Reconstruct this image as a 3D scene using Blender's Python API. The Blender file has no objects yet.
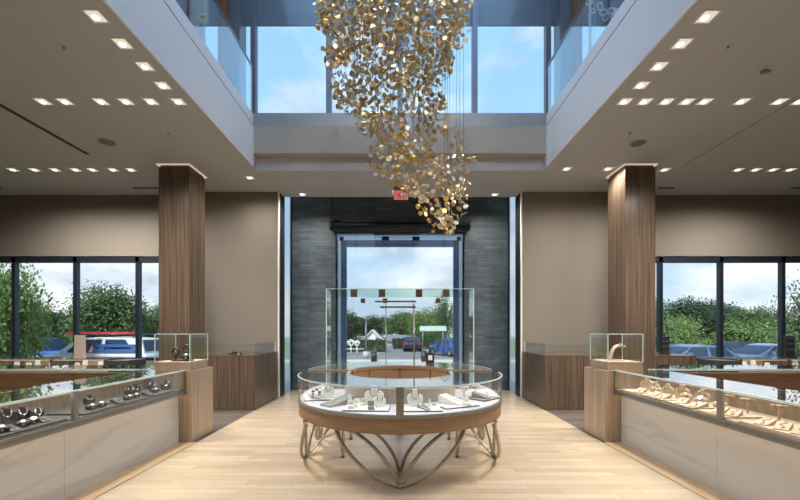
import bpy, bmesh, math, random
from mathutils import Vector, Matrix
random.seed(7)
PI = math.pi
S = bpy.context.scene
COL = S.collection
F, CX, HY, EYE = 378.0, 400.0, 330.0, 1.5          # lens in pixels, optical axis, horizon, eye height

def WX(px, d): return (px - CX) * d / F
def WZ(py, d): return EYE + (HY - py) * d / F

# ------------------------------------------------------------------ materials
def srgb(r, g, b):
    f = lambda c: (c / 12.92 if c <= 0.04045 else ((c + 0.055) / 1.055) ** 2.4)
    return (f(r / 255), f(g / 255), f(b / 255), 1)

def nm(name):
    m = bpy.data.materials.new(name); m.use_nodes = True
    nt = m.node_tree; nt.nodes.clear()
    out = nt.nodes.new('ShaderNodeOutputMaterial')
    return m, nt, out

def N(nt, t, **kw):
    n = nt.nodes.new(t)
    for k, v in kw.items(): setattr(n, k, v)
    return n

def setin(n, **kw):
    for k, v in kw.items(): n.inputs[k.replace('_', ' ')].default_value = v

def plain(name, col, rough=.5, metal=0, spec=.5, noise=0, nscale=8, bump=0, bscale=60, emit=None, estr=0):
    m, nt, out = nm(name)
    p = N(nt, 'ShaderNodeBsdfPrincipled')
    setin(p, Base_Color=col, Roughness=rough, Metallic=metal)
    p.inputs['Specular IOR Level'].default_value = spec
    tc = N(nt, 'ShaderNodeTexCoord')
    if noise:
        n = N(nt, 'ShaderNodeTexNoise'); setin(n, Scale=nscale, Detail=4.0)
        nt.links.new(tc.outputs['Object'], n.inputs['Vector'])
        mr = N(nt, 'ShaderNodeMapRange'); setin(mr, From_Min=.25, From_Max=.75, To_Min=1 - noise, To_Max=1 + noise)
        nt.links.new(n.outputs['Fac'], mr.inputs['Value'])
        mx = N(nt, 'ShaderNodeVectorMath', operation='SCALE'); mx.inputs[0].default_value = col[:3]
        nt.links.new(mr.outputs[0], mx.inputs['Scale'])
        nt.links.new(mx.outputs[0], p.inputs['Base Color'])
    if bump:
        n2 = N(nt, 'ShaderNodeTexNoise'); setin(n2, Scale=bscale, Detail=3.0)
        nt.links.new(tc.outputs['Object'], n2.inputs['Vector'])
        b = N(nt, 'ShaderNodeBump'); setin(b, Strength=bump, Distance=.01)
        nt.links.new(n2.outputs['Fac'], b.inputs['Height']); nt.links.new(b.outputs[0], p.inputs['Normal'])
    if emit:
        setin(p, Emission_Color=emit, Emission_Strength=estr)
    nt.links.new(p.outputs[0], out.inputs[0])
    return m

def emis(name, col, s):
    m, nt, out = nm(name)
    e = N(nt, 'ShaderNodeEmission'); setin(e, Color=col, Strength=s)
    nt.links.new(e.outputs[0], out.inputs[0]); return m

def glass(name, tint=(.93, .97, .96, 1), base=.045, mx_=.9, rough=0.0):
    """thin architectural pane: Schlick mix of clear transmission and mirror reflection"""
    m, nt, out = nm(name)
    t = N(nt, 'ShaderNodeBsdfTransparent'); setin(t, Color=tint)
    g = N(nt, 'ShaderNodeBsdfGlossy'); setin(g, Roughness=rough, Color=(1, 1, 1, 1))
    lw = N(nt, 'ShaderNodeLayerWeight'); setin(lw, Blend=.5)
    pw = N(nt, 'ShaderNodeMath', operation='POWER'); pw.inputs[1].default_value = 5
    ma = N(nt, 'ShaderNodeMath', operation='MULTIPLY_ADD'); ma.inputs[1].default_value = mx_; ma.inputs[2].default_value = base
    mix = N(nt, 'ShaderNodeMixShader')
    nt.links.new(lw.outputs['Facing'], pw.inputs[0]); nt.links.new(pw.outputs[0], ma.inputs[0])
    nt.links.new(ma.outputs[0], mix.inputs[0]); nt.links.new(t.outputs[0], mix.inputs[1]); nt.links.new(g.outputs[0], mix.inputs[2])
    nt.links.new(mix.outputs[0], out.inputs[0]); return m

def streaks(name, c0, c1, c2, scale=(40, 40, 1.2), rough=.4, fine=1.0):
    """straight-grained veneer: noise stretched along one axis"""
    m, nt, out = nm(name)
    tc = N(nt, 'ShaderNodeTexCoord'); mp = N(nt, 'ShaderNodeMapping'); mp.inputs['Scale'].default_value = scale
    n = N(nt, 'ShaderNodeTexNoise'); setin(n, Scale=1.0, Detail=5.0, Roughness=.65)
    r = N(nt, 'ShaderNodeValToRGB'); e = r.color_ramp.elements
    e[0].position = .3; e[0].color = c0; e[1].position = .72; e[1].color = c2
    k = e.new(.5); k.color = c1
    p = N(nt, 'ShaderNodeBsdfPrincipled'); setin(p, Roughness=rough)
    nt.links.new(tc.outputs['Object'], mp.inputs['Vector']); nt.links.new(mp.outputs[0], n.inputs['Vector'])
    nt.links.new(n.outputs['Fac'], r.inputs[0]); nt.links.new(r.outputs[0], p.inputs['Base Color'])
    nt.links.new(p.outputs[0], out.inputs[0]); return m

def planks(name, c0, c1, cm, bw=.9, rh=.11, rough=.28, mortar=.0025, rot=0, grain=.08):
    m, nt, out = nm(name)
    tc = N(nt, 'ShaderNodeTexCoord'); mp = N(nt, 'ShaderNodeMapping'); mp.inputs['Rotation'].default_value = (0, 0, rot)
    br = N(nt, 'ShaderNodeTexBrick'); setin(br, Color1=c0, Color2=c1, Mortar=cm, Scale=1.0)
    br.inputs['Mortar Size'].default_value = mortar; br.inputs['Brick Width'].default_value = bw; br.inputs['Row Height'].default_value = rh
    br.inputs['Bias'].default_value = 0.0
    br.offset = .37; br.offset_frequency = 2; br.squash = 1.0
    mp2 = N(nt, 'ShaderNodeMapping'); mp2.inputs['Scale'].default_value = (2.2, 30, 1); mp2.inputs['Rotation'].default_value = (0, 0, rot)
    n = N(nt, 'ShaderNodeTexNoise'); setin(n, Scale=1.0, Detail=4.0)
    mr = N(nt, 'ShaderNodeMapRange'); setin(mr, From_Min=.25, From_Max=.75, To_Min=1 - grain, To_Max=1 + grain)
    mu = N(nt, 'ShaderNodeVectorMath', operation='SCALE')
    p = N(nt, 'ShaderNodeBsdfPrincipled'); setin(p, Roughness=rough)
    L = nt.links.new
    L(tc.outputs['Object'], mp.inputs[0]); L(mp.outputs[0], br.inputs['Vector']); L(tc.outputs['Object'], mp2.inputs[0]); L(mp2.outputs[0], n.inputs['Vector'])
    L(n.outputs['Fac'], mr.inputs['Value']); L(br.outputs['Color'], mu.inputs[0]); L(mr.outputs[0], mu.inputs['Scale'])
    L(mu.outputs[0], p.inputs['Base Color']); L(p.outputs[0], out.inputs[0]); return m

def bricks(name):
    m, nt, out = nm(name)
    tc = N(nt, 'ShaderNodeTexCoord'); mp = N(nt, 'ShaderNodeMapping'); mp.inputs['Rotation'].default_value = (PI / 2, 0, 0)
    sp = N(nt, 'ShaderNodeSeparateXYZ'); cb = N(nt, 'ShaderNodeCombineXYZ')
    br = N(nt, 'ShaderNodeTexBrick'); setin(br, Color1=srgb(72, 84, 92), Color2=srgb(94, 108, 117), Mortar=srgb(58, 66, 72), Scale=1.0)
    br.inputs['Mortar Size'].default_value = .006; br.inputs['Brick Width'].default_value = .42; br.inputs['Row Height'].default_value = .075
    br.offset = .43
    n = N(nt, 'ShaderNodeTexNoise'); setin(n, Scale=2.5, Detail=5.0)
    mr = N(nt, 'ShaderNodeMapRange'); setin(mr, From_Min=.25, From_Max=.75, To_Min=.7, To_Max=1.25)
    mu = N(nt, 'ShaderNodeVectorMath', operation='SCALE')
    p = N(nt, 'ShaderNodeBsdfPrincipled'); setin(p, Roughness=.5)
    b = N(nt, 'ShaderNodeBump'); setin(b, Strength=.5, Distance=.01); b.invert = True
    L = nt.links.new
    L(tc.outputs['Object'], sp.inputs[0]); L(sp.outputs['X'], cb.inputs['X']); L(sp.outputs['Z'], cb.inputs['Y'])
    L(cb.outputs[0], br.inputs['Vector']); L(tc.outputs['Object'], n.inputs['Vector']); L(n.outputs['Fac'], mr.inputs['Value'])
    L(br.outputs['Color'], mu.inputs[0]); L(mr.outputs[0], mu.inputs['Scale']); L(mu.outputs[0], p.inputs['Base Color'])
    L(br.outputs['Fac'], b.inputs['Height']); L(b.outputs[0], p.inputs['Normal'])
    L(p.outputs[0], out.inputs[0]); return m

def marble(name):
    m, nt, out = nm(name)
    tc = N(nt, 'ShaderNodeTexCoord')
    mp = N(nt, 'ShaderNodeMapping'); mp.inputs['Rotation'].default_value = (.55, 0, 0); mp.inputs['Scale'].default_value = (.6, .30, 1.5)
    n = N(nt, 'ShaderNodeTexNoise'); setin(n, Scale=1.5, Detail=3.0, Distortion=.35)
    ab = N(nt, 'ShaderNodeMath', operation='SUBTRACT'); ab.inputs[1].default_value = .5
    a2 = N(nt, 'ShaderNodeMath', operation='ABSOLUTE')
    r = N(nt, 'ShaderNodeValToRGB'); e = r.color_ramp.elements
    e[0].position = 0; e[0].color = srgb(174, 170, 166); e[1].position = .03; e[1].color = srgb(188, 184, 179)
    k = e.new(.012); k.color = srgb(182, 178, 173)
    n2 = N(nt, 'ShaderNodeTexNoise'); setin(n2, Scale=1.1, Detail=3.0)
    mr = N(nt, 'ShaderNodeMapRange'); setin(mr, From_Min=.3, From_Max=.7, To_Min=.96, To_Max=1.03)
    mu = N(nt, 'ShaderNodeVectorMath', operation='SCALE')
    p = N(nt, 'ShaderNodeBsdfPrincipled'); setin(p, Roughness=.3)
    L = nt.links.new
    L(tc.outputs['Object'], mp.inputs[0]); L(mp.outputs[0], n.inputs['Vector']); L(n.outputs['Fac'], ab.inputs[0]); L(ab.outputs[0], a2.inputs[0])
    L(a2.outputs[0], r.inputs[0]); L(mp.outputs[0], n2.inputs['Vector']); L(n2.outputs['Fac'], mr.inputs['Value'])
    L(r.outputs[0], mu.inputs[0]); L(mr.outputs[0], mu.inputs['Scale']); L(mu.outputs[0], p.inputs['Base Color']); L(p.outputs[0], out.inputs[0])
    return m

def leafmat(name, ca, cb):
    m, nt, out = nm(name)
    oi = N(nt, 'ShaderNodeObjectInfo'); g = N(nt, 'ShaderNodeNewGeometry')
    r = N(nt, 'ShaderNodeMix', data_type='RGBA'); r.inputs[6].default_value = ca; r.inputs[7].default_value = cb
    ad = N(nt, 'ShaderNodeMath', operation='MULTIPLY_ADD'); ad.inputs[1].default_value = .6
    ml = N(nt, 'ShaderNodeMath', operation='MULTIPLY'); ml.inputs[1].default_value = .4
    d = N(nt, 'ShaderNodeBsdfDiffuse'); t = N(nt, 'ShaderNodeBsdfTranslucent'); mix = N(nt, 'ShaderNodeMixShader'); mix.inputs[0].default_value = .3
    L = nt.links.new
    L(oi.outputs['Random'], ml.inputs[0]); L(g.outputs['Random Per Island'], ad.inputs[0]); L(ml.outputs[0], ad.inputs[2]); L(ad.outputs[0], r.inputs[0])
    L(r.outputs[2], d.inputs[0]); L(r.outputs[2], t.inputs[0]); L(d.outputs[0], mix.inputs[1]); L(t.outputs[0], mix.inputs[2]); L(mix.outputs[0], out.inputs[0])
    return m

def goldmat(name):
    m, nt, out = nm(name)
    g = N(nt, 'ShaderNodeNewGeometry')
    r = N(nt, 'ShaderNodeValToRGB'); e = r.color_ramp.elements
    e[0].position = 0; e[0].color = srgb(214, 170, 96); e[1].position = 1; e[1].color = srgb(244, 238, 226)
    k = e.new(.35); k.color = srgb(222, 194, 140)
    k = e.new(.65); k.color = srgb(206, 186, 152)
    p = N(nt, 'ShaderNodeBsdfPrincipled'); setin(p, Metallic=1.0, Roughness=.3)
    nt.links.new(g.outputs['Random Per Island'], r.inputs[0]); nt.links.new(r.outputs[0], p.inputs['Base Color']); nt.links.new(p.outputs[0], out.inputs[0])
    return m

M = {}
M['ceil'] = plain('ceiling_paint', srgb(184, 187, 193), .9, noise=.02, nscale=1.5)
M['fascia'] = plain('white_paint', srgb(238, 239, 241), .7)
M['wall'] = plain('taupe_paint', srgb(125, 118, 108), .9, noise=.03, nscale=2, bump=.05)
M['soffit'] = plain('warm_grey_paint', srgb(172, 166, 156), .85)
M['floorwood'] = planks('maple_planks', srgb(190, 173, 149), srgb(171, 151, 125), srgb(152, 131, 106), bw=.75, rh=.105, rough=.3)
M['floorgrey'] = planks('grey_planks', srgb(104, 94, 84), srgb(84, 76, 68), srgb(60, 54, 48), bw=1.2, rh=.2, rough=.5)
M['border'] = streaks('border_wood', srgb(176, 146, 112), srgb(190, 160, 124), srgb(202, 172, 136), (30, 2, 30), .35)
M['walnut'] = streaks('zebra_veneer', srgb(66, 55, 46), srgb(92, 77, 64), srgb(114, 97, 82), (34, 34, .7), .26)
M['palewood'] = streaks('pale_veneer', srgb(140, 118, 97), srgb(164, 142, 120), srgb(182, 160, 137), (34, 34, .7), .3)
M['hwood'] = streaks('flat_veneer', srgb(96, 72, 50), srgb(116, 88, 62), srgb(134, 104, 76), (2, 2, 60), .42)
M['apron'] = streaks('apron_veneer', srgb(122, 95, 69), srgb(141, 112, 83), srgb(155, 126, 96), (3, 3, 70), .45)
M['brick'] = bricks('dark_brick')
M['marble'] = marble('beige_marble')
M['frame'] = plain('dark_anodised', srgb(34, 42, 54), .4, .3)
M['frameblue'] = plain('slate_frame', srgb(92, 116, 156), .45, .2)
M['mull'] = plain('grey_mullion', srgb(122, 128, 138), .4, .5)
M['steel'] = plain('brushed_steel', srgb(150, 148, 144), .32, .9, noise=.05, nscale=30)
M['bronze'] = plain('satin_bronze', srgb(168, 158, 144), .38, .7, noise=.06, nscale=20)
M['trimm'] = plain('case_metal', srgb(150, 145, 138), .36, .7)
M['glass'] = glass('clear_glass', (.975, .99, .985, 1))
M['caseglass'] = glass('case_glass', (.98, .985, .98, 1), .03, .8)
M['topglass'] = glass('counter_top_glass', (.9, .93, .92, 1), .05, .95)
M['winglass'] = glass('window_glass', (.965, .985, .985, 1), .02, .7)
M['railglass'] = glass('rail_glass', (.95, .98, .99, 1), .2, .75)
M['header'] = glass('green_glass', (.84, .94, .90, 1), .10, .8)
M['edgeglass'] = plain('glass_edge', srgb(206, 226, 222), .15, spec=.6)
M['cream'] = plain('cream_plastic', srgb(228, 222, 208), .5)
M['white'] = plain('white_leather', srgb(236, 234, 230), .55)
M['whitedeck'] = plain('white_deck', srgb(206, 205, 211), .5)
M['pearl'] = plain('pearl', srgb(240, 236, 228), .2)
M['greypad'] = plain('grey_suede', srgb(150, 146, 142), .9)
M['taupe'] = plain('taupe_suede', srgb(176, 164, 152), .9)
M['beige'] = plain('beige_linen', srgb(192, 168, 144), .85, bump=.1, bscale=300)
M['beiged'] = plain('beige_deck', srgb(164, 142, 122), .85)
M['black'] = plain('black_leather', srgb(34, 33, 34), .5)
M['darkdeck'] = plain('charcoal_deck', srgb(66, 62, 60), .8)
M['darkgrey'] = plain('dark_grey_laminate', srgb(62, 62, 64), .5)
M['silver'] = plain('silver', srgb(225, 225, 228), .15, 1)
M['goldj'] = plain('yellow_gold', srgb(224, 182, 104), .2, 1)
M['gold'] = goldmat('gold_leaf_discs')
M['wire'] = plain('champagne_wire', srgb(186, 168, 132), .3, 1)
M['cable'] = plain('thin_cable', srgb(150, 150, 150), .4, .6)
M['lamp'] = emis('lamp_warm', (1, .88, .72, 1), .62)
M['lamphot'] = emis('lamp_core', (1, .94, .84, 1), 5.0)
M['led'] = emis('led_warm', (1, .82, .62, 1), 4.5)
M['ledslot'] = emis('led_slot', (1, .76, .58, 1), .5)
M['ledcool'] = emis('led_case', (1, .94, .88, 1), 1.5)
M['exitred'] = emis('exit_letters', (1, .04, .08, 1), .75)
M['exitface'] = plain('exit_face', srgb(226, 186, 186), .4, emit=(1, .45, .48, 1), estr=.16)
M['exitgrey'] = plain('exit_housing', srgb(120, 118, 116), .5)
M['curb'] = plain('curb_metal', srgb(160, 162, 162), .45, .2, noise=.06, nscale=6)
M['frost'] = None
M['spandrel'] = plain('spandrel_grey', srgb(112, 124, 138), .35, noise=.05, nscale=1)
M['upwood'] = streaks('upper_column_wood', srgb(96, 70, 54), srgb(124, 92, 72), srgb(146, 112, 90), (30, 30, .8), .4)
M['updark'] = plain('upper_wall', srgb(120, 118, 116), .9)
M['fitting'] = plain('bronze_fitting', srgb(110, 92, 74), .35, .8)
M['blackm'] = plain('black_metal', srgb(26, 28, 30), .45, .3)
M['seam'] = plain('seam_grey', srgb(158, 156, 154), .9)
M['slot'] = plain('slot_dark', srgb(52, 47, 42), .8)
M['speaker'] = plain('speaker_mesh', srgb(128, 120, 110), .9)
M['asphalt'] = plain('asphalt', srgb(120, 122, 124), .95, noise=.1, nscale=2)
M['concrete'] = plain('concrete', srgb(190, 190, 186), .9, noise=.06, nscale=2)
M['lawn'] = plain('lawn', srgb(92, 124, 56), 1, noise=.25, nscale=6)
M['bark'] = plain('bark', srgb(84, 70, 58), .95, noise=.2, nscale=10)
M['leafa'] = leafmat('leaf_mid', srgb(68, 92, 64), srgb(124, 148, 102))
M['leafb'] = leafmat('leaf_dark', srgb(52, 72, 60), srgb(88, 110, 88))
M['leafc'] = leafmat('leaf_bright', srgb(88, 118, 70), srgb(142, 166, 106))
M['carwhite'] = plain('car_white', srgb(214, 220, 228), .25)
M['carblue'] = plain('car_blue', srgb(58, 96, 166), .25)
M['carsilver'] = plain('car_silver_blue', srgb(120, 140, 172), .22, .5)
M['cardark'] = plain('car_dark', srgb(40, 48, 66), .22, .2)
M['carglass'] = plain('car_glass', srgb(66, 90, 120), .08, spec=.8)
M['tyre'] = plain('tyre', srgb(24, 24, 25), .9)
M['red'] = plain('signal_red', srgb(206, 62, 56), .4)
M['tail'] = plain('tail_lamp', srgb(176, 36, 40), .3)
M['yellow'] = plain('yellow_frame', srgb(206, 190, 120), .5)
M['brownpic'] = plain('brown_picture', srgb(110, 84, 60), .6)
M['whitetent'] = plain('white_siding', srgb(236, 238, 240), .7)
M['greyroof'] = plain('grey_roof', srgb(120, 124, 130), .8)
def frosted():
    m, nt, out = nm('frosted_glass')
    t = N(nt, 'ShaderNodeBsdfTranslucent'); setin(t, Color=srgb(240, 247, 253))
    g = N(nt, 'ShaderNodeBsdfTransparent')
    mx = N(nt, 'ShaderNodeMixShader'); mx.inputs[0].default_value = .7
    nt.links.new(t.outputs[0], mx.inputs[1]); nt.links.new(g.outputs[0], mx.inputs[2]); nt.links.new(mx.outputs[0], out.inputs[0]); return m
M['frost'] = frosted()
M['added_laylight'] = frosted(); M['added_laylight'].node_tree.nodes['Mix Shader'].inputs[0].default_value = 0.0
M['reveal'] = frosted(); M['reveal'].node_tree.nodes['Mix Shader'].inputs[0].default_value = 0.0
M['added_laylight'].node_tree.nodes['Translucent BSDF'].inputs[0].default_value = srgb(216, 236, 255)

# ------------------------------------------------------------------ geometry collector
class G:
    def __init__(s): s.bm = bmesh.new()
    def face(s, pts, mi=0, smooth=False):
        vs = [s.bm.verts.new(p) for p in pts]
        f = s.bm.faces.new(vs); f.material_index = mi; f.smooth = smooth; return s
    def box(s, x0, x1, y0, y1, z0, z1, mi=0):
        if x0 > x1: x0, x1 = x1, x0
        if y0 > y1: y0, y1 = y1, y0
        v = [s.bm.verts.new(p) for p in ((x0, y0, z0), (x1, y0, z0), (x1, y1, z0), (x0, y1, z0), (x0, y0, z1), (x1, y0, z1), (x1, y1, z1), (x0, y1, z1))]
        for q in ((3, 2, 1, 0), (4, 5, 6, 7), (0, 1, 5, 4), (1, 2, 6, 5), (2, 3, 7, 6), (3, 0, 4, 7)):
            f = s.bm.faces.new([v[i] for i in q]); f.material_index = mi
        return s
    def rings(s, rings, closed=False, cap=True, mi=0, smooth=True):
        R = [[s.bm.verts.new(p) for p in r] for r in rings]; n = len(R[0])
        k = len(R)
        for i in range(k if closed else k - 1):
            a, b = R[i], R[(i + 1) % k]
            for j in range(n):
                f = s.bm.faces.new((a[j], a[(j + 1) % n], b[(j + 1) % n], b[j])); f.smooth = smooth; f.material_index = mi
        if cap and not closed:
            for r in (R[0][::-1], R[-1]):
                f = s.bm.faces.new(r); f.material_index = mi
        return s
    def tube(s, pts, r, n=8, closed=False, mi=0):
        pts = [Vector(p) for p in pts]; rs = r if isinstance(r, (list, tuple)) else [r] * len(pts)
        out = []; up = Vector((0, 0, 1)); prev = None
        for i, p in enumerate(pts):
            if closed: d = pts[(i + 1) % len(pts)] - pts[i - 1]
            else: d = pts[min(i + 1, len(pts) - 1)] - pts[max(i - 1, 0)]
            d.normalize()
            if prev is None:
                a = d.cross(up)
                if a.length < .05: a = d.cross(Vector((1, 0, 0)))
            else:
                a = prev - d * prev.dot(d)
            a.normalize(); prev = a; b = d.cross(a)
            out.append([p + a * (rs[i] * math.cos(2 * PI * k / n)) + b * (rs[i] * math.sin(2 * PI * k / n)) for k in range(n)])
        return s.rings(out, closed, mi=mi)
    def cyl(s, c, r, z0, z1, n=24, r1=None, mi=0):
        r1 = r if r1 is None else r1
        return s.rings([[(c[0] + q * math.cos(2 * PI * k / n), c[1] + q * math.sin(2 * PI * k / n), z) for k in range(n)] for q, z in ((r, z0), (r1, z1))], mi=mi)
    def lathe(s, prof, c=(0, 0, 0), n=20, mi=0):
        return s.rings([[(c[0] + r * math.cos(2 * PI * k / n), c[1] + r * math.sin(2 * PI * k / n), c[2] + z) for k in range(n)] for r, z in prof], mi=mi)
    def prism(s, poly, axis, a0, a1, mi=0, smooth=False):
        """extrude a 2D outline: axis 'x' (poly is y,z), 'y' (poly is x,z) or 'z' (poly is x,y)"""
        def P(q, a): return {'x': (a, q[0], q[1]), 'y': (q[0], a, q[1]), 'z': (q[0], q[1], a)}[axis]
        A = [s.bm.verts.new(P(q, a0)) for q in poly]; B = [s.bm.verts.new(P(q, a1)) for q in poly]; n = len(poly)
        for i in range(n):
            f = s.bm.faces.new((A[i], A[(i + 1) % n], B[(i + 1) % n], B[i])); f.material_index = mi; f.smooth = smooth
        for r in (A[::-1], B):
            f = s.bm.faces.new(r); f.material_index = mi
        return s
    def strip(s, outer, inner, z0, z1, closed=False, mi=0, smooth=True):
        """solid band between two matching paths"""
        k = len(outer); rows = []
        for o, i in zip(outer, inner):
            rows.append([(o[0], o[1], z0), (o[0], o[1], z1), (i[0], i[1], z1), (i[0], i[1], z0)])
        s.rings(rows, closed, mi=mi, smooth=False); return s
    def xf(s, m): bmesh.ops.transform(s.bm, matrix=m, verts=s.bm.verts); return s
    def build(s, name, mats, parent=None, loc=(0, 0, 0), rot=(0, 0, 0), bevel=0, autos=False, recalc=True):
        if recalc: bmesh.ops.recalc_face_normals(s.bm, faces=s.bm.faces)
        me = bpy.data.meshes.new(name); s.bm.to_mesh(me); s.bm.free()
        for m in (mats if isinstance(mats, list) else [mats]): me.materials.append(m)
        o = bpy.data.objects.new(name, me); COL.objects.link(o)
        o.location = loc; o.rotation_euler = rot
        if parent: o.parent = parent
        if bevel:
            b = o.modifiers.new('bevel', 'BEVEL'); b.width = bevel; b.segments = 2; b.limit_method = 'ANGLE'; b.angle_limit = math.radians(40)
        return o

def tag(o, label=None, cat=None, group=None, kind=None):
    if label: o['label'] = label
    if cat: o['category'] = cat
    if group: o['group'] = group
    if kind: o['kind'] = kind
    return o

def thing(name, label, cat, loc=(0, 0, 0), rz=0, group=None):
    o = bpy.data.objects.new(name, None); COL.objects.link(o); o.empty_display_size = .1
    o.location = loc; o.rotation_euler = (0, 0, rz)
    return tag(o, label, cat, group)

def struct(o): o['kind'] = 'structure'; return o

def copy_tree(o, parent=None):
    c = o.copy(); COL.objects.link(c); c.parent = parent
    for ch in list(o.children): copy_tree(ch, c)
    return c

def dup(o, loc, rz=0, label=None, group=None, scale=None):
    c = copy_tree(o); c.location = loc; c.rotation_euler = (0, 0, rz)
    if label: c['label'] = label
    if group: c['group'] = group
    if scale: c.scale = scale if isinstance(scale, tuple) else (scale,) * 3
    return c

def bez(p0, p1, p2, p3, n=14):
    P = [Vector(p) for p in (p0, p1, p2, p3)]; out = []
    for i in range(n + 1):
        t = i / n; u = 1 - t
        out.append(P[0] * u ** 3 + P[1] * 3 * u * u * t + P[2] * 3 * u * t * t + P[3] * t ** 3)
    return out

ORD = ['first', 'second', 'third', 'fourth', 'fifth', 'sixth', 'seventh', 'eighth', 'ninth', 'tenth', 'eleventh', 'twelfth']

SPOT_W, SKY, EXPO = 105, 1.15, 0.35
# ------------------------------------------------------------------ the room shell
CDY = 4.9
CE = 4.57                 # shop ceiling
UF = 5.33                 # upper floor level
RO = 8.9                  # roof underside
XA = 2.75                 # half width of the atrium
YN, YB = -5.0, 8.6        # wall behind the viewer, window wall
YAN = -.6                 # near edge of the atrium
XW = 9.9                  # side walls

g = G(); g.box(-2.71, 2.71, YN, 10.3, -.2, 0); struct(g.build('floor', M['floorwood']))
g = G(); g.box(-XW, -2.71, YN, YB, -.2, -.002); g.box(2.71, XW, YN, YB, -.2, -.002); struct(g.build('floor_side', M['floorgrey']))
for i, s in enumerate((-1, 1)):
    g = G(); g.box(s * 2.72, s * 2.95, YN, 5.04, -.01, .004); struct(g.build('trim_%d' % (i + 1), M['border']))

g = G()
g.box(-XW - .2, -XA - .02, YN - .2, 8.9, CE, UF - .02); g.box(XA + .02, XW + .2, YN - .2, 8.9, CE, UF - .02)
g.box(-XA - .02, XA + .02, YN - .2, YAN - .02, CE, UF - .02); g.box(-XA - .02, XA + .02, 7.28, 8.73, CE, UF - .02)
struct(g.build('ceiling', M['ceil']))
for i, s in enumerate((-1, 1)):
    g = G(); g.box(s * XA, s * (XA + .02), YAN, 7.1, CE - .001, UF)
    struct(g.build('trim_%d' % (i + 3), M['fascia']))
g = G(); g.box(-XA - .02, XA + .02, 7.10, 7.28, 4.82, UF); struct(g.build('trim_5', M['soffit']))
g = G(); g.box(-XA - .02, XA + .02, YAN - .02, YAN, CE, UF); struct(g.build('trim_6', M['fascia']))
g = G(); g.box(-3.05, 3.05, 7.14, 7.36, UF, 5.60); struct(g.build('trim_7', M['curb']))

g = G(); KX, K0, K1 = 2.7, -.5, 7.0
g.box(-XW - 1.2, -KX, YN - 1.6, 7.6, RO, RO + .25); g.box(KX, XW + 1.2, YN - 1.6, 7.6, RO, RO + .25)
g.box(-KX, KX, YN - 1.6, K0, RO, RO + .25); g.box(-KX, KX, K1, 7.6, RO, RO + .25); g.box(-.4, .4, CDY - .4, CDY + .4, RO, RO + .25); g.box(-XW - .2, XW + .2, 7.6, 8.95, 5.34, 5.6)
g.box(-3.0, 3.0, 8.95, 10.6, 5.34, 5.6); struct(g.build('roof', M['ceil']))
w = thing('window_10', None, None, (0, 3.2, RO + .2)); struct(w)  # unseen skylight, added to bring more daylight down the atrium
G().box(-KX, KX, K0 - 3.2, K1 - 3.2, -.01, .01).build('pane', M['added_laylight'], w)
# side and rear walls; unseen upper windows added to let in sky light
for s, nme, k in ((-1, 'wall_left', 7), (1, 'wall_right', 8)):
    g = G(); g.box(s * XW, s * (XW + .2), YN, 8.9, -.2, UF + .3); g.box(s * XW, s * (XW + .2), YN, 7.5, 8.6, RO)
    for a, b in ((YN, -4.6), (7.0, 7.5)): g.box(s * XW, s * (XW + .2), a, b, UF + .3, 8.6)
    struct(g.build(nme, M['wall']))
    w = thing('window_%d' % k, None, None, (s * (XW + .1), 0, 0)); struct(w)  # out-of-view side window, added as an opening for daylight
    g = G(); [g.box(-.06, .06, y - .04, y + .04, UF + .3, 8.6) for y in (-4.56, -2.3, 0, 2.3, 4.6, 6.96)]; g.build('frame', M['mull'], w)
g = G(); g.box(-XW, XW, YN - .2, YN, -.2, UF + .3); g.box(-XW, XW, YN - .2, YN, 8.6, RO); g.box(-XW, -8.5, YN - .2, YN, UF + .3, 8.6); g.box(8.5, XW, YN - .2, YN, UF + .3, 8.6)
struct(g.build('wall_rear', M['wall']))
w = thing('window_9', None, None, (0, YN - .1, 0)); struct(w)  # unseen rear window, added so the discs catch sky light
g = G(); [g.box(x - .04, x + .04, -.06, .06, UF + .3, 8.6) for x in (-8.46, -5.6, -2.8, 0, 2.8, 5.6, 8.46)]; g.build('frame', M['mull'], w)
# window wall, both sides, with the nearer plain piece beside the entrance
ZS, ZH = .80, 3.18
for s, nme, xe in ((-1, 'wall_window_left', 5.15), (1, 'wall_window_right', 5.62)):
    g = G()
    g.box(s * xe, s * XW, YB, YB + .3, -.2, ZS); g.box(s * xe, s * XW, YB, YB + .3, ZH, CE)
    g.box(s * 2.70, s * xe, 8.4, 8.77, -.2, CE)
    struct(g.build(nme, M['wall']))
    g = G(); g.box(s * 2.685, s * 2.70, 8.44, 8.80, 0, CE); g.box(s * 2.69, s * 2.75, 8.77, 8.80, 0, 5.3); g.box(s * 2.69, s * 2.75, 9.43, 9.45, 0, 5.3)
    struct(g.build('trim_%d' % (8 if s < 0 else 9), M['frame']))
    g = G(); g.box(s * 2.684, s * 2.712, 8.385, 8.44, 0, CE); struct(g.build('trim_%d' % (10 if s < 0 else 11), M['cream']))
    w = thing('window_%d' % (1 if s < 0 else 2), None, None, (s * 2.72, 9.1, 0)); struct(w)
    g = G(); g.box(-.008, .008, -.24, .28, 0, 5.3); g.build('pane', M['frost'], w)

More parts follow.
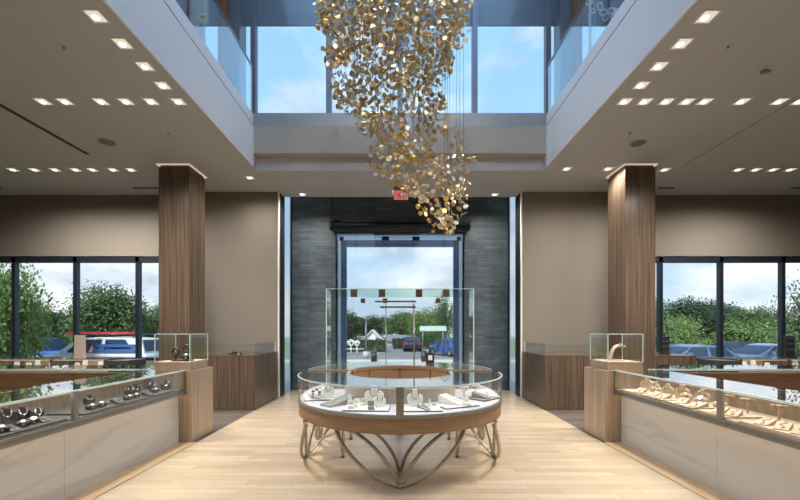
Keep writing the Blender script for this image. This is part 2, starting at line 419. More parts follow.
def strip_window(idx, s, xe, mulls):
    w = thing('window_%d' % idx, None, None, (0, YB, 0)); struct(w)
    g = G(); g.box(s * xe, s * XW, .02, .16, ZH - .13, ZH); g.box(s * xe, s * XW, .02, .16, ZS, ZS + .07)
    g.box(s * xe, s * (xe + .07), .02, .16, ZS, ZH)
    for m in mulls: g.box(m - .042, m + .042, .02, .12, ZS, ZH)
    g.build('frame', M['frame'], w)
    ed = sorted([s * (xe + .05)] + list(mulls) + [s * (XW - .02)])
    for a, b in zip(ed, ed[1:]):
        g = G(); g.box(a + .05, b - .05, .085, .1, ZS + .06, ZH - .1); g.build('pane', M['winglass'], w)
strip_window(3, -1, 5.15, [WX(138.4, YB + .06), WX(76.3, YB + .06), WX(15, YB + .06)])
strip_window(4, 1, 5.62, [WX(660, YB + .06), WX(720.3, YB + .06), WX(782, YB + .06)])

# upper window over the entrance
w = thing('window_5', None, None, (0, 7.3, 0)); struct(w)
g = G()
for x in (-2.84, -1.38, 0, 1.45, 2.87): g.box(x - .05, x + .05, .0, .12, 5.6, RO)
g.box(-3.05, 3.05, .02, .1, 5.6, 5.64)
g.build('frame', M['mull'], w)
for a, b in ((-3.05, -2.89), (-2.79, -1.43), (-1.33, -.05), (.05, 1.4), (1.5, 2.82), (2.92, 3.05)):
    g = G(); g.box(a, b, .05, .062, 5.64, RO); g.build('pane', M['winglass'], w)
g = G(); g.box(-3.05, 3.05, .07, .10, 7.44, RO); g.build('blind', M['spandrel'], w)
for s, nme in ((-1, 'wall_upper_left'), (1, 'wall_upper_right')):
    g = G(); g.box(s * 7.6, s * XW, 7.30, 7.5, UF, RO); struct(g.build(nme, M['updark']))
    w = thing('window_%d' % (11 if s < 0 else 12), None, None, (0, 7.3, 0)); struct(w)
    g = G(); g.box(s * 3.42, s * 7.6, -.05, .06, UF, 5.6)
    for x in (3.47, 4.6, 6.0, 7.55): g.box(s * x - .05, s * x + .05, 0, .12, 5.6, RO)
    g.build('frame', M['mull'], w)
    for a, b in ((3.52, 4.55), (4.65, 5.95), (6.05, 7.5)):
        g = G(); g.box(s * a, s * b, .05, .062, 5.6, RO); g.build('pane', M['winglass'], w)
    g = G(); g.box(s * 3.42, s * 7.6, .07, .10, 7.44, RO); g.build('blind', M['spandrel'], w)
    g = G(); g.box(s * 3.05, s * 3.25, 7.18, 7.5, UF, RO); struct(g.build('trim_%d' % (12 if s < 0 else 13), M['mull']))
    c = thing('upper_column', ['slim brown wood column behind the glass railing, upper floor, left of the atrium', 'slim brown wood column behind the glass railing, upper floor, right of the atrium'][s > 0], 'column', (s * 3.34, 7.2, UF - .02), 0, None)
    g = G(); g.box(-.085, .085, -.08, .08, 0, RO - UF + .02); g.build('shaft', M['upwood'], c)

# entrance: dark brick wall, white reveal, doors
OX, OZ = 1.61, 3.95
g = G(); g.box(-2.70, -OX, 9.45, 9.75, -.2, 5.34); g.box(OX, 2.70, 9.45, 9.75, -.2, 5.34); g.box(-OX, OX, 9.45, 9.75, OZ, 5.34)
struct(g.build('wall_brick', M['brick']))
g = G(); g.box(-OX - .06, -OX, 9.46, 10.3, 0, OZ); g.box(OX, OX + .06, 9.46, 10.3, 0, OZ); g.box(-OX - .06, OX + .06, 9.46, 10.3, OZ, OZ + .06)
struct(g.build('trim_14', M['reveal']))
d = thing('door_1', None, None, (0, 10.3, 0)); struct(d)
g = G(); g.box(-OX, -OX + .15, 0, .12, 0, OZ); g.box(OX - .15, OX, 0, .12, 0, OZ); g.box(-OX, OX, 0, .12, OZ - .17, OZ)
g.build('frame', M['frameblue'], d)
for a, b in ((-OX + .15, -.01), (.01, OX - .15)):
    g = G(); g.box(a, b, .05, .062, .01, OZ - .17); g.build('pane', M['winglass'], d)
w = thing('window_6', None, None, (0, 9.52, 0)); struct(w)
for a, b in ((-OX, -.375), (-.365, .395), (.405, OX)):
    g = G(); g.box(a, b, -.006, .006, .01, OZ - .01); g.build('pane', M['glass'], w)
for x in (WX(341.5, 9.5), WX(385.5, 9.5), WX(416, 9.5), WX(459, 9.5)):
    g = G(); hw = .09 if abs(x) < 1 else .05
    g.box(x - hw, x + hw, -.02, .02, WZ(240.5, 9.5), WZ(236.5, 9.5)); g.build('patch_fitting', M['blackm'], w)

# frameless glass lobby in front of the opening
VX, VY, VZ = 1.68, 8.6, 2.43
v = thing('glass_lobby', 'frameless glass draught lobby with bronze patch fittings in front of the entrance doors', 'glass lobby', (0, VY, 0))
for a, b in ((-VX, -.98), (-.97, -.35), (-.34, .31), (.32, 1.06), (1.07, VX)):
    g = G(); g.box(a, b, -.006, .006, .01, VZ - .20); g.build('pane', M['glass'], v)
g = G(); g.box(-VX, VX, -.008, .008, VZ - .19, VZ); g.build('header', M['header'], v)
for s in (-1, 1):
    g = G(); g.box(s * (VX - .012), s * VX, .01, .84, .01, VZ); g.build('side_pane', M['glass'], v)
    g = G(); g.box(s * (VX - .014), s * (VX + .004), -.012, .01, 0, VZ); g.build('glass_edge', M['edgeglass'], v)
g = G(); g.box(-VX, VX, -.012, .012, VZ, VZ + .012); g.build('glass_edge', M['edgeglass'], v)
for x in (WX(354, VY), WX(382, VY), WX(419, VY), WX(446, VY)):
    g = G(); g.box(x - .075, x + .075, -.025, .025, WZ(297, VY), WZ(289.5, VY)); g.build('patch_fitting', M['fitting'], v)
for x in (WX(363, VY), WX(385, VY), WX(438, VY)):
    g = G(); g.box(x - .05, x + .05, -.025, .025, WZ(303, VY), WZ(298.5, VY)); g.build('patch_fitting', M['fitting'], v)
for (a, b, y0, y1) in ((375, 416, 300.7, 302.6), (380, 416, 306, 308.4)):
    g = G(); g.tube([(WX(a, VY), -.05, WZ(.5 * (y0 + y1), VY)), (WX(b, VY), -.05, WZ(.5 * (y0 + y1), VY))], .02)
    g.box(WX(a, VY) + .06, WX(a, VY) + .09, -.05, 0, WZ(y1, VY), WZ(y0, VY)); g.box(WX(b, VY) - .09, WX(b, VY) - .06, -.05, 0, WZ(y1, VY), WZ(y0, VY))
    g.build('push_bar', M['fitting'], v)
for x in (WX(414, VY), WX(386, VY)):
    g = G(); r = .019 if x > 0 else .010
    g.tube([(x, -.055, .35), (x, -.055, 2.1)], r)
    for z in (.5, 1.95): g.tube([(x, -.055, z), (x, -.006, z)], .012)
    g.build('pull_handle', M['steel'], v)

# roller shade box over the entrance
r = thing('roller_blind', 'black roller shade housing mounted across the dark brick above the entrance', 'shade', (0, 9.37, 4.0))
g = G(); g.tube([(-1.70, -.03, .09), (1.70, -.03, .09)], .075, 14); g.build('shade_housing', M['blackm'], r)
for s in (-1, 1):
    g = G(); g.box(s * 1.70, s * 1.74, -.12, .05, -.01, .19); g.build('end_bracket', M['blackm'], r)
g = G(); g.tube([(-1.68, -.02, .17), (-1.68, -.02, 1.05)], .012); g.box(-1.73, -1.63, -.06, .05, .18, .3); g.box(-1.6, -1.5, -.05, .05, .19, .24); g.build('conduit', M['blackm'], r)

# balcony railings
for s, side in ((-1, 'left'), (1, 'right')):
    r = thing('glass_railing', 'clear glass balcony railing along the %s edge of the atrium' % side, 'railing', (s * XA, 0, UF))
    g = G(); g.box(0, s * .06, YAN, 7.1, .018, .21); g.build('base_channel', M['fascia'], r)
    g = G(); g.box(s * .006, s * .06, YAN, 7.1, 0, .018); g.build('shade_strip', M['slot'], r)  # dark strip, its colour standing in for shade below the channel
    for a, b in ((YAN, 1.4), (1.41, 3.4), (3.41, 5.4), (5.41, 7.08)):
        g = G(); g.box(s * .022, s * .036, a, b, .21, 1.11); g.build('pane', M['railglass'], r)
    g = G(); g.box(s * .015, s * .043, YAN, 7.09, 1.11, 1.135); g.build('top_rail', M['steel'], r)

# wood clad columns rising to a lit ceiling slot
def column(xa, xb, label):
    c = thing('wood_column', label, 'column', ((xa + xb) / 2, 7.29, 0))
    h = (xb - xa) / 2
    g = G(); g.box(-h, h, -.29, .29, 0, CE - .05); g.build('shaft', M['walnut'], c)
    g = G()
    for (x0, x1, y0, y1) in ((-h - .03, h + .03, -.32, -.29), (-h - .03, h + .03, .29, .32), (-h - .03, -h, -.29, .29), (h, h + .03, -.29, .29)):
        g.box(x0, x1, y0, y1, CE - .018, CE - .002)
    g.build('light_slot', M['ledslot'], c)
    g = G(); g.box(-h + .02, h - .02, -.27, .27, CE - .05, CE); g.build('neck', M['walnut'], c)
column(-4.47, -3.91, 'tall square wood veneer column to the left of the entrance, glowing line at its top')
column(4.17, 4.73, 'tall square wood veneer column to the right of the entrance, glowing line at its top')

# low wood cabinets beside the entrance
def low_cabinet(x0, x1, label, side_open, guard_x=None):
    c = thing('low_cabinet', label, 'cabinet', ((x0 + x1) / 2, 7.75, 0))
    cx = (x0 + x1) / 2
    g = G(); g.box(x0 - cx, x1 - cx, -.66, .645, 0, 1.0); g.build('body', M['walnut'], c)
    g = G(); g.box(x0 - cx - .0, x1 - cx + .0, -.67, .645, 1.0, 1.02); g.build('top_board', M['walnut'], c)
    n = max(1, round((x1 - x0) / .4)); w = (x1 - x0) / n
    for i in range(n):
        g = G(); g.box(x0 - cx + i * w + .004, x0 - cx + (i + 1) * w - .004, -.672, -.66, .004, .995); g.build('door', M['walnut'], c)
    g = G(); g.box(x0 - cx + .03, x1 - cx - .03, -.65, -.642, 1.02, 1.23); g.build('glass_guard', M['glass'], c)
    if side_open:
        sx = side_open * ((x1 - x0) / 2 - .012)
        g = G(); g.box(sx - .005, sx + .005, -.65, .55, 1.02, 1.24); g.build('glass_guard', M['railglass'], c)
    return c
low_cabinet(-3.89, -2.72, 'waist-high wood cabinet against the wall left of the entrance', 1)
low_cabinet(2.72, 4.15, 'waist-high wood cabinet against the wall right of the entrance', -1)
low_cabinet(4.75, 5.55, 'short waist-high wood cabinet past the column under the right-hand window', 0)
t = thing('card_holder', 'small black holder with a bright tip on top of the left low cabinet', 'holder', (-3.22, 7.4, 1.02))
g = G(); g.prism([(-.11, 0), (.11, 0), (.11, .03), (-.02, .06), (-.11, .02)], 'y', -.05, .05); g.build('body', M['black'], t)
g = G(); g.box(.06, .10, -.052, -.05, .008, .03); g.build('tip', M['cream'], t)

# exit sign hanging from the ceiling
e = thing('exit_sign', 'red lettered EXIT sign hung from the ceiling before the brick wall', 'sign', (WX(401, 8.0), 8.0, CE))
EY = 8.0; zt, zb = WZ(187, EY) - CE, WZ(199.5, EY) - CE
zt = min(zt, -.012)
g = G(); g.box(-.155, .155, -.05, .05, -.12, -.035); g.build('housing', M['exitgrey'], e)
g = G(); g.box(-.07, .07, -.04, .04, -.035, 0); g.build('ceiling_canopy', M['blackm'], e)
g = G(); g.box(-.15, .15, -.012, .012, -.31, -.12); g.build('face', M['exitface'], e)
g = G()
def letter(g, x, ch):
    y0, y1 = -.0165, -.012; z0, z1 = -.29, -.14; t = .02; w = .056
    B = lambda a, b, c, d_: g.box(x + a, x + b, y0, y1, z0 + c, z0 + d_)
    H = z1 - z0
    if ch == 'E': B(0, t, 0, H); [B(t, w, q, q + t) for q in (0, H / 2 - t / 2, H - t)]
    if ch == 'I': B(w / 2 - t / 2, w / 2 + t / 2, 0, H)
    if ch == 'T': B(w / 2 - t / 2, w / 2 + t / 2, 0, H); B(0, w, H - t, H)
    if ch == 'X':
        for sgn in (1, -1):
            p = [(x + w / 2 - sgn * (w / 2), z0), (x + w / 2 - sgn * (w / 2) + t, z0), (x + w / 2 + sgn * (w / 2), z1), (x + w / 2 + sgn * (w / 2) - t, z1)] if sgn > 0 else [(x + w - t, z0), (x + w, z0), (x + t, z1), (x, z1)]
            g.prism(p, 'y', y0, y1)
for i, ch in enumerate('EXIT'): letter(g, -.13 + i * .07, ch)
g.build('lettering', M['exitred'], e)

# ------------------------------------------------------------------ ceiling fittings
spot = bpy.data.lights.new('downlight_beam', 'SPOT'); spot.energy = SPOT_W
spot.spot_size = math.radians(166); spot.spot_blend = .9; spot.color = (1, .94, .86); spot.shadow_soft_size = .07
def make_downlight():
    t = thing('downlight', 'x', 'downlight', (0, 0, CE))
    g = G(); a, b = .085, .068
    for (x0, x1, y0, y1) in ((-a, a, -a, -b), (-a, a, b, a), (-a, -b, -b, b), (b, a, -b, b)): g.box(x0, x1, y0, y1, -.006, 0)
    g.build('trim_frame', M['cream'], t)
    g = G(); g.box(-b, b, -b, b, -.004, 0); g.build('reflector', M['lamp'], t)
    g = G(); g.cyl((-.012, .012), .034, -.0065, -.004, 16); g.build('lamp_core', M['lamphot'], t)
    l = bpy.data.objects.new('downlight_beam', spot); COL.objects.link(l); l.parent = t; l.location = (0, 0, -.03)
    return t
DL0 = make_downlight(); used = [False]
def downlight(px, py, label, group):
    d_ = (CE - EYE) * F / (HY - py); loc = (WX(px, d_), d_, CE)
    if not used[0]:
        used[0] = True; DL0.location = loc; DL0['label'] = label; DL0['group'] = group; return DL0
    return dup(DL0, loc, 0, label, group)
for side, pts in (('left', ((96, 16), (122.5, 43.3), (145, 66), (163, 85.3))), ('right', ((707, 16.5), (682, 43.3), (659, 66), (641.5, 85)))):
    for i, p in enumerate(pts):
        downlight(*p, 'square ceiling downlight beside the %s atrium edge, %s of four counting from the camera' % (side, ORD[i]), 'downlights along the atrium')
for side, pts in (('left', (178.5, 151, 126, 101, 65, 43)), ('right', (625, 645, 666.5, 687, 705, 742, 779.5, 800))):
    for i, p in enumerate(pts):
        downlight(p, 101.3, 'square ceiling downlight of the nearer crosswise row, %s out from the %s atrium edge' % (ORD[i], side), 'downlights of the nearer crosswise row')
for side, pts in (('left', (131, 113, 92.5, 75.5, 55, 34.6, 13)), ('right', (665, 738.5, 756, 773.5, 790.5))):
    for i, p in enumerate(pts):
        downlight(p, 169.6, 'square ceiling downlight of the farther crosswise row, %s out from the %s column' % (ORD[i], side), 'downlights of the farther crosswise row')
downlight(608.6, 168.6, 'square ceiling downlight just inside the right column, before the plain wall', 'downlights by the columns')
downlight(567, 168.6, 'square ceiling downlight between the right column and the atrium corner', 'downlights by the columns')
downlight(250, 177.6, 'square ceiling downlight between the left column and the entrance', 'downlights by the columns')
downlight(302.5, 194.2, 'square ceiling downlight at the left end of the brick entrance wall', 'downlights before the entrance')
downlight(495, 194.4, 'square ceiling downlight at the right end of the brick entrance wall', 'downlights before the entrance')

def slot(x, y0, y1, x2=None, label='', mat='slot'):
    t = tag(G().box(-(x2 or .05) / 2, (x2 or .05) / 2, -(y1 - y0) / 2, (y1 - y0) / 2, -.008, 0).build('ceiling_vent', M[mat], loc=(x, (y0 + y1) / 2, CE)), label, 'vent')
slot(-5.45, 3.8, 6.6, .06, 'long dark linear air slot running lengthwise in the left ceiling')
slot(5.28, 4.6, 7.0, .012, 'hair-thin seam running lengthwise in the right ceiling', 'seam')
slot(-5.42, 8.13, 8.19, .68, 'short dark air slot beside the left column top, near the window wall')
slot(-9.0, 8.13, 8.19, .8, 'short dark air slot at the far left edge of the ceiling')
slot(5.75, 8.13, 8.19, .34, 'short dark air slot just past the right column top')
slot(8.75, 8.13, 8.19, .6, 'short dark air slot at the far right edge of the ceiling')
for px, py, lb in ((107, 142, 'round flush speaker grille in the left ceiling'), (638, 143, 'round flush speaker grille in the right ceiling')):
    d_ = (CE - EYE) * F / (HY - py)
    t = thing('ceiling_speaker', lb, 'speaker', (WX(px, d_), d_, CE))
    G().cyl((0, 0), .125, -.008, 0, 28).build('rim', M['ceil'], t); G().cyl((0, 0), .115, -.011, -.008, 28).build('grille', M['speaker'], t)
d_ = (CE - EYE) * F / (HY - 69)
t = thing('ceiling_detector', 'white fire detector with side strobe on the right ceiling', 'detector', (WX(764, d_), d_, CE))
G().box(-.09, .09, -.06, .06, -.03, 0).build('base', M['cream'], t); G().lathe([(.0, -.075), (.04, -.075), (.055, -.05), (.055, -.03), (0, -.03)], n=16).build('sensor', M['exitgrey'], t); G().box(.05, .1, -.03, .03, -.06, -.03).build('strobe', M['speaker'], t); t.scale = (.65, .65, .65)
for px, py, lb in ((64, 47, 'small sprinkler rosette in the left ceiling near the camera'), (728, 46, 'small sprinkler rosette in the right ceiling near the camera'), (168, 133, 'small sprinkler rosette before the left column'), (630, 133, 'small sprinkler rosette before the right column')):
    d_ = (CE - EYE) * F / (HY - py)
    t = thing('ceiling_sprinkler', lb, 'sprinkler', (WX(px, d_), d_, CE))
    G().cyl((0, 0), .04, -.005, 0, 18).build('rosette', M['ceil'], t); G().cyl((0, 0), .012, -.02, -.005, 10).build('head', M['speaker'], t)
# ------------------------------------------------------------------ island showcase (racetrack ring on petal legs)
IY = 4.775; HS = .175; NA = 36
def half(R, front, n=NA, a0=0.0, a1=PI, ext=True):
    """half ring path, front (towards the viewer) or back, from -x to +x, with its bit of straight side"""
    sg = -1 if front else 1; pts = []
    for k in range(n + 1):
        a = a0 + (a1 - a0) * k / n
        pts.append((-R * math.cos(a), sg * (HS + R * math.sin(a))))
    return pts
def loop(R):
    return half(R, True) + half(R, False)[::-1]
isl = thing('island_showcase', 'oval ring-shaped glass showcase on bronze petal legs in the middle of the aisle', 'showcase', (0, IY, 0))
g = G(); g.strip(loop(1.19), loop(.62), .555, .695, True); g.build('apron', M['apron'], isl)
g = G(); g.strip(loop(1.205), loop(.61), .695, .722, True); g.build('deck_rim', M['trimm'], isl)
g = G(); g.strip(loop(1.18), loop(.66), .722, .73, True); g.build('deck', M['whitedeck'], isl)
g = G(); g.strip(loop(.665), loop(.645), .722, .965, True); g.build('back_panel', M['taupe'], isl)
g = G(); g.strip(loop(.645), loop(.63), .722, .965, True); g.build('inner_lining', M['apron'], isl)
for k in range(8):                                         # doors on the inside of the ring
    fr = k < 4; kk = k % 4
    a0, a1 = PI * kk / 4 + .02, PI * (kk + 1) / 4 - .02
    g = G(); g.strip(half(.63, fr, 8, a0, a1), half(.618, fr, 8, a0, a1), .735, .925); g.build('door', M['apron'], isl)
for fr in (True, False):
    for a0, a1 in ((0.02, PI / 2 - .025), (PI / 2 + .025, PI - .02)):
        g = G(); g.strip(half(1.197, fr, 20, a0, a1), half(1.187, fr, 20, a0, a1), .722, .975); g.build('front_pane', M['caseglass'], isl)
    for q in (-1, 1):                                      # end panes where the two halves part
        g = G(); g.box(q * .67, q * 1.19, (-HS if fr else HS) - .005, (-HS if fr else HS) + .005, .722, .975); g.build('end_pane', M['caseglass'], isl)
        g = G(); g.box(q * 1.185, q * 1.2, (-HS if fr else HS) - .012, (-HS if fr else HS) + .012, .722, .985); g.build('corner_post', M['steel'], isl)
    yy = -(HS + 1.19) if fr else HS + 1.19
    g = G(); g.box(-.035, .035, yy - .014, yy + .016, .722, .985); g.build('centre_post', M['trimm'], isl)
    g = G(); g.strip(half(1.2, fr), half(.61, fr), .975, .987); g.build('glass_top', M['topglass'], isl)
    g = G(); g.strip(half(1.203, fr), half(1.193, fr), .979, .988); g.build('top_edge', M['edgeglass'], isl)
    if not fr:
        g = G(); g.strip(half(1.185, fr), half(.612, fr), .93, .974); g.build('counter_board', M['apron'], isl)
    g = G(); g.strip(half(1.183, fr, NA, .05, PI - .05), half(1.170, fr, NA, .05, PI - .05), .970, .975); g.build('light_channel', M['steel'], isl)
    g = G(); g.strip(half(1.180, fr, NA, .05, PI - .05), half(1.173, fr, NA, .05, PI - .05), .968, .970); g.build('light_strip', M['ledcool'], isl)
def leg(base, ang, side=0, inward=.03):
    """petal leg: base point on the floor, ang = outward direction; tubes spread sideways up to the apron"""
    n = Vector((math.cos(ang), math.sin(ang), 0)); t = Vector((-n.y, n.x, 0)); B = Vector((base[0], base[1], 0))
    P = lambda u, v, z: B + t * u + n * v + Vector((0, 0, z))
    g = G()
    for s in (-1, 1):
        vi = inward if s * side > 0 else .03
        g.tube(bez(P(s * .012, 0, .012), P(s * .30, -vi * .6, .08), P(s * .56, -.05 - vi, .30), P(s * .66, -.15 - vi, .56), 18), .019)
        g.tube(bez(P(s * .014, -.02, .012), P(s * .10, -.03, .24), P(s * .30, -.08, .46), P(s * .58, -.14, .565), 18), .019)
        g.tube(bez(P(s * .012, -.45, .012), P(s * .07, -.44, .24), P(s * .22, -.42, .44), P(s * .52, -.40, .565), 18), .018)
    for v in (0, -.45):
        g.bm.verts.ensure_lookup_table()
        c = P(0, v, 0); g.cyl((c.x, c.y), .028, 0, .03, 12, .02)
    return g.build('leg', M['bronze'], isl)
leg((0, -1.185), -PI / 2); leg((0, 1.185), PI / 2)
for s in (-1, 1):
    for yy in (-.315, .42):
        leg((s * 1.12, yy), 0 if s > 0 else PI, s, .2)

# ------------------------------------------------------------------ side counters
GA, BA = 2.86, 2.95        # glass face, stone face (distance from the aisle's middle)
ZT, ZD = .97, .67
def side_counter(s, ymul, label, deckmat, backmat):
    c = thing('jewellery_counter', label, 'counter', (s * 3.2, 3.1, 0))
    X = lambda a: s * (a - 3.2)
    y0, y1 = -2.2, 1.94
    for a, b in ((y0, -1.3), (-1.297, .22 + .2 * (s > 0)), (.223 + .2 * (s > 0), y1)):
        g = G(); g.box(X(BA), X(3.44), a, b, 0, ZD - .03); g.build('stone_panel', M['marble'], c)
    g = G(); g.box(X(GA), X(3.47), y0, y1, ZD, ZD + .035); g.build('deck_rim', M['trimm'], c)
    g = G(); g.box(X(GA - .015), X(GA + .02), y0, y1, ZD - .025, ZD + .004); g.build('drip_edge', M['steel'], c)
    g = G(); g.box(X(GA + .045), X(GA + .07), y0 + .02, y1 - .02, ZD - .012, ZD - .001); g.build('under_light', M['led'], c)
    g = G(); g.box(X(GA + .02), X(3.42), y0, y1, ZD + .035, ZD + .043); g.build('deck', deckmat, c)
    g = G(); g.box(X(3.42), X(3.46), y0, y1, ZD + .035, ZT - .012); g.build('back_panel', backmat, c)
    for a, b in ((y0, ymul - .028), (ymul + .028, y1)):
        g = G(); g.box(X(GA), X(GA + .01), a, b, ZD + .035, ZT - .012); g.build('front_pane', M['caseglass'], c)
    g = G(); g.box(X(GA), X(3.47), y0, y1, ZT - .012, ZT); g.build('glass_top', M['topglass'], c)
    g = G(); g.box(X(GA - .003), X(GA + .012), y0, y1, ZT - .012, ZT + .001); g.build('top_edge', M['edgeglass'], c)
    g = G(); g.box(X(GA - .002), X(GA + .03), ymul - .024, ymul + .024, ZD + .035, ZT - .012); g.build('post', M['trimm'], c)
    g = G(); g.box(X(GA - .002), X(GA + .03), y1 - .012, y1, ZD + .035, ZT - .012); g.build('post', M['trimm'], c)
    g = G(); g.box(X(GA + .012), X(GA + .026), y0, y1 - .05, ZT - .017, ZT - .012); g.build('light_channel', M['steel'], c)
    g = G(); g.box(X(GA + .014), X(GA + .024), y0, y1 - .05, ZT - .019, ZT - .017); g.build('light_strip', M['ledcool'], c)
    return c
side_counter(-1, .24, 'long stone-faced glass counter along the left of the aisle, black displays inside', M['darkdeck'], M['palewood'])
side_counter(1, .29, 'long stone-faced glass counter along the right of the aisle, beige displays inside', M['beiged'], M['palewood'])

def pedestal(x0, x1, label):
    c = thing('pedestal', label, 'pedestal', ((x0 + x1) / 2, 5.34, 0)); h = (x1 - x0) / 2
    g = G(); g.box(-h, h, -.29, .29, 0, .94); g.build('body', M['palewood'], c, bevel=.004)
    g = G(); g.box(-h, h, -.29, .29, .94, .955); g.build('top_board', M['palewood'], c)
pedestal(-3.32, -2.78, 'square wood pedestal ending the left counter')
pedestal(2.74, 3.28, 'square wood pedestal ending the right counter')
def glass_case(x0, x1, label):
    c = thing('glass_case', label, 'display case', ((x0 + x1) / 2, 5.325, .955)); h = (x1 - x0) / 2; d = .235; H = .485
    g = G(); g.box(-h, h, -d, d, 0, .11); g.build('plinth', M['palewood'], c, bevel=.004)
    g = G(); g.box(-h + .02, h - .02, -d + .02, d - .02, .11, .116); g.build('deck', M['beige'], c)
    for (a, b, e, f) in ((-h, h, -d, -d + .008), (-h, h, d - .008, d), (-h, -h + .008, -d + .008, d - .008), (h - .008, h, -d + .008, d - .008)):
        g = G(); g.box(a, b, e, f, .11, H); g.build('pane', M['caseglass'], c)
    g = G(); g.box(-h, h, -d, d, H, H + .01); g.build('glass_lid', M['caseglass'], c)
    g = G()
    for a in (-h, h):
        for e in (-d, d): g.box(a - .005, a + .005, e - .005, e + .005, .11, H + .01)
    for e in (-d, d): g.box(-h, h, e - .005, e + .005, H, H + .01)
    for a in (-h, h): g.box(a - .005, a + .005, -d, d, H, H + .01)
    g.build('edge_joint', M['edgeglass'], c)
    g = G(); g.box(-.008, .008, d - .02, d - .01, .116, H); g.build('lock_bar', M['steel'], c)
    return c
glass_case(-3.30, -2.83, 'glass display box holding black watch props on the left pedestal')
glass_case(2.80, 3.27, 'glass display box holding a beige curved stand on the right pedestal')

def cross_counter(s, label):
    c = thing('cross_counter', label, 'counter', (s * 5.9, 5.44, 0)); X = lambda a: s * (a - 5.9)
    g = G(); g.box(X(3.50), X(8.6), -.29, .29, 0, .62); g.build('body', M['walnut'], c)
    g = G(); g.box(X(3.36), X(8.6), -.30, -.27, .62, ZT - .05); g.build('back_panel', M['hwood'], c)
    for k in range(5):
        g = G(); g.box(X(3.40 + k * 1.04), X(3.40 + k * 1.04 + 1.02), -.314, -.30, .64, ZT - .06); g.build('sliding_door', M['hwood'], c)
    g = G(); g.box(X(3.36), X(8.6), -.30, .29, .62, .65); g.build('deck', M['beiged'], c)
    g = G(); g.box(X(3.36), X(8.6), .28, .29, .65, ZT - .012); g.build('front_pane', M['caseglass'], c)
    g = G(); g.box(X(3.36), X(8.6), -.315, .30, ZT - .012, ZT); g.build('glass_top', M['topglass'], c)
    g = G(); g.box(X(3.36), X(8.6), -.322, -.312, ZT - .022, ZT + .002); g.build('top_edge', M['edgeglass'], c)
cross_counter(-1, 'glass-topped wood counter running across behind the left staff area')
cross_counter(1, 'glass-topped wood counter running across behind the right staff area')

def rear_showcase(s, xa, xb, label):
    c = thing('window_showcase', label, 'showcase', (s * (xa + xb) / 2, 6.85, 0)); m = (xa + xb) / 2; X = lambda a: s * (a - m)
    g = G(); g.box(X(xa), X(xb), -.22, .25, 0, .62); g.build('body', M['walnut'], c)
    g = G(); g.box(X(xa), X(xb), -.25, .25, .62, .80); g.build('deck', M['palewood'], c)
    g = G(); g.box(X(xa), X(xb), .21, .24, .80, .985); g.build('back_panel', M['palewood'], c)
    n = 4
    for k in range(n):
        a = xa + (xb - xa) * k / n; b = xa + (xb - xa) * (k + 1) / n
        g = G(); g.box(X(a + .01), X(b - .01), -.248, -.24, .80, .985); g.build('front_pane', M['caseglass'], c)
        g = G(); g.box(X(a + .002), X(a + .05), -.25, .21, .80, .985); g.build('divider', M['darkgrey'] if k == 0 else M['walnut'], c)
    g = G(); g.box(X(xa), X(xb), -.25, .25, .985, .997); g.build('glass_top', M['caseglass'], c)
    g = G(); g.box(X(xa), X(xb), -.24, -.222, .974, .985); g.build('light_channel', M['steel'], c)
    g = G(); g.box(X(xa), X(xb), -.238, -.224, .971, .974); g.build('light_strip', M['ledcool'], c)
    q = tag(G().box(X(xa - .36), X(xa - .01), -.24, .24, 0, .965).build('dark_cabinet', M['darkgrey'], loc=(s * m, 6.85, 0), bevel=.006), 'dark grey laminate box unit at the inner end of the %s window showcase' % ('left' if s < 0 else 'right'), 'cabinet')
rear_showcase(-1, 5.12, 8.9, 'wood-backed glass showcase of small white cards below the left window')
rear_showcase(1, 5.93, 9.3, 'wood-backed glass showcase of small white cards below the right window')
t = thing('display_stand', 'taupe padded display stand standing on the left window showcase', 'stand', (WX(80, 6.85), 6.85, .997))
g = G(); g.box(-.085, .085, -.05, .05, 0, .02); g.build('foot', M['beige'], t); g = G(); g.prism([(-.035, .02), (.035, .02), (.02, .41), (-.02, .41)], 'x', -.085, .085); g.build('panel', M['taupe'], t)
for px, lb in ((664.5, 'black upright display stand on the low cabinet beside the right column'), (789, 'black upright display stand on the right window showcase')):
    yy, zz = (7.45, 1.02) if px < 700 else (6.85, .997)
    t = thing('display_stand', lb, 'stand', (WX(px, yy), yy, zz)); q = .085
    g = G(); g.box(-q, q, -.06, .06, 0, .02); g.build('foot', M['black'], t); g = G(); g.box(-q + .01, q - .01, -.03, .03, .02, WZ(336, yy) - zz); g.build('panel', M['black'], t)
    g = G(); [g.box(-q + .02, q - .02, -.032, -.03, .1 * k + .05, .1 * k + .06) for k in range(1, 4)]; g.build('shelf_line', M['frameblue'], t)

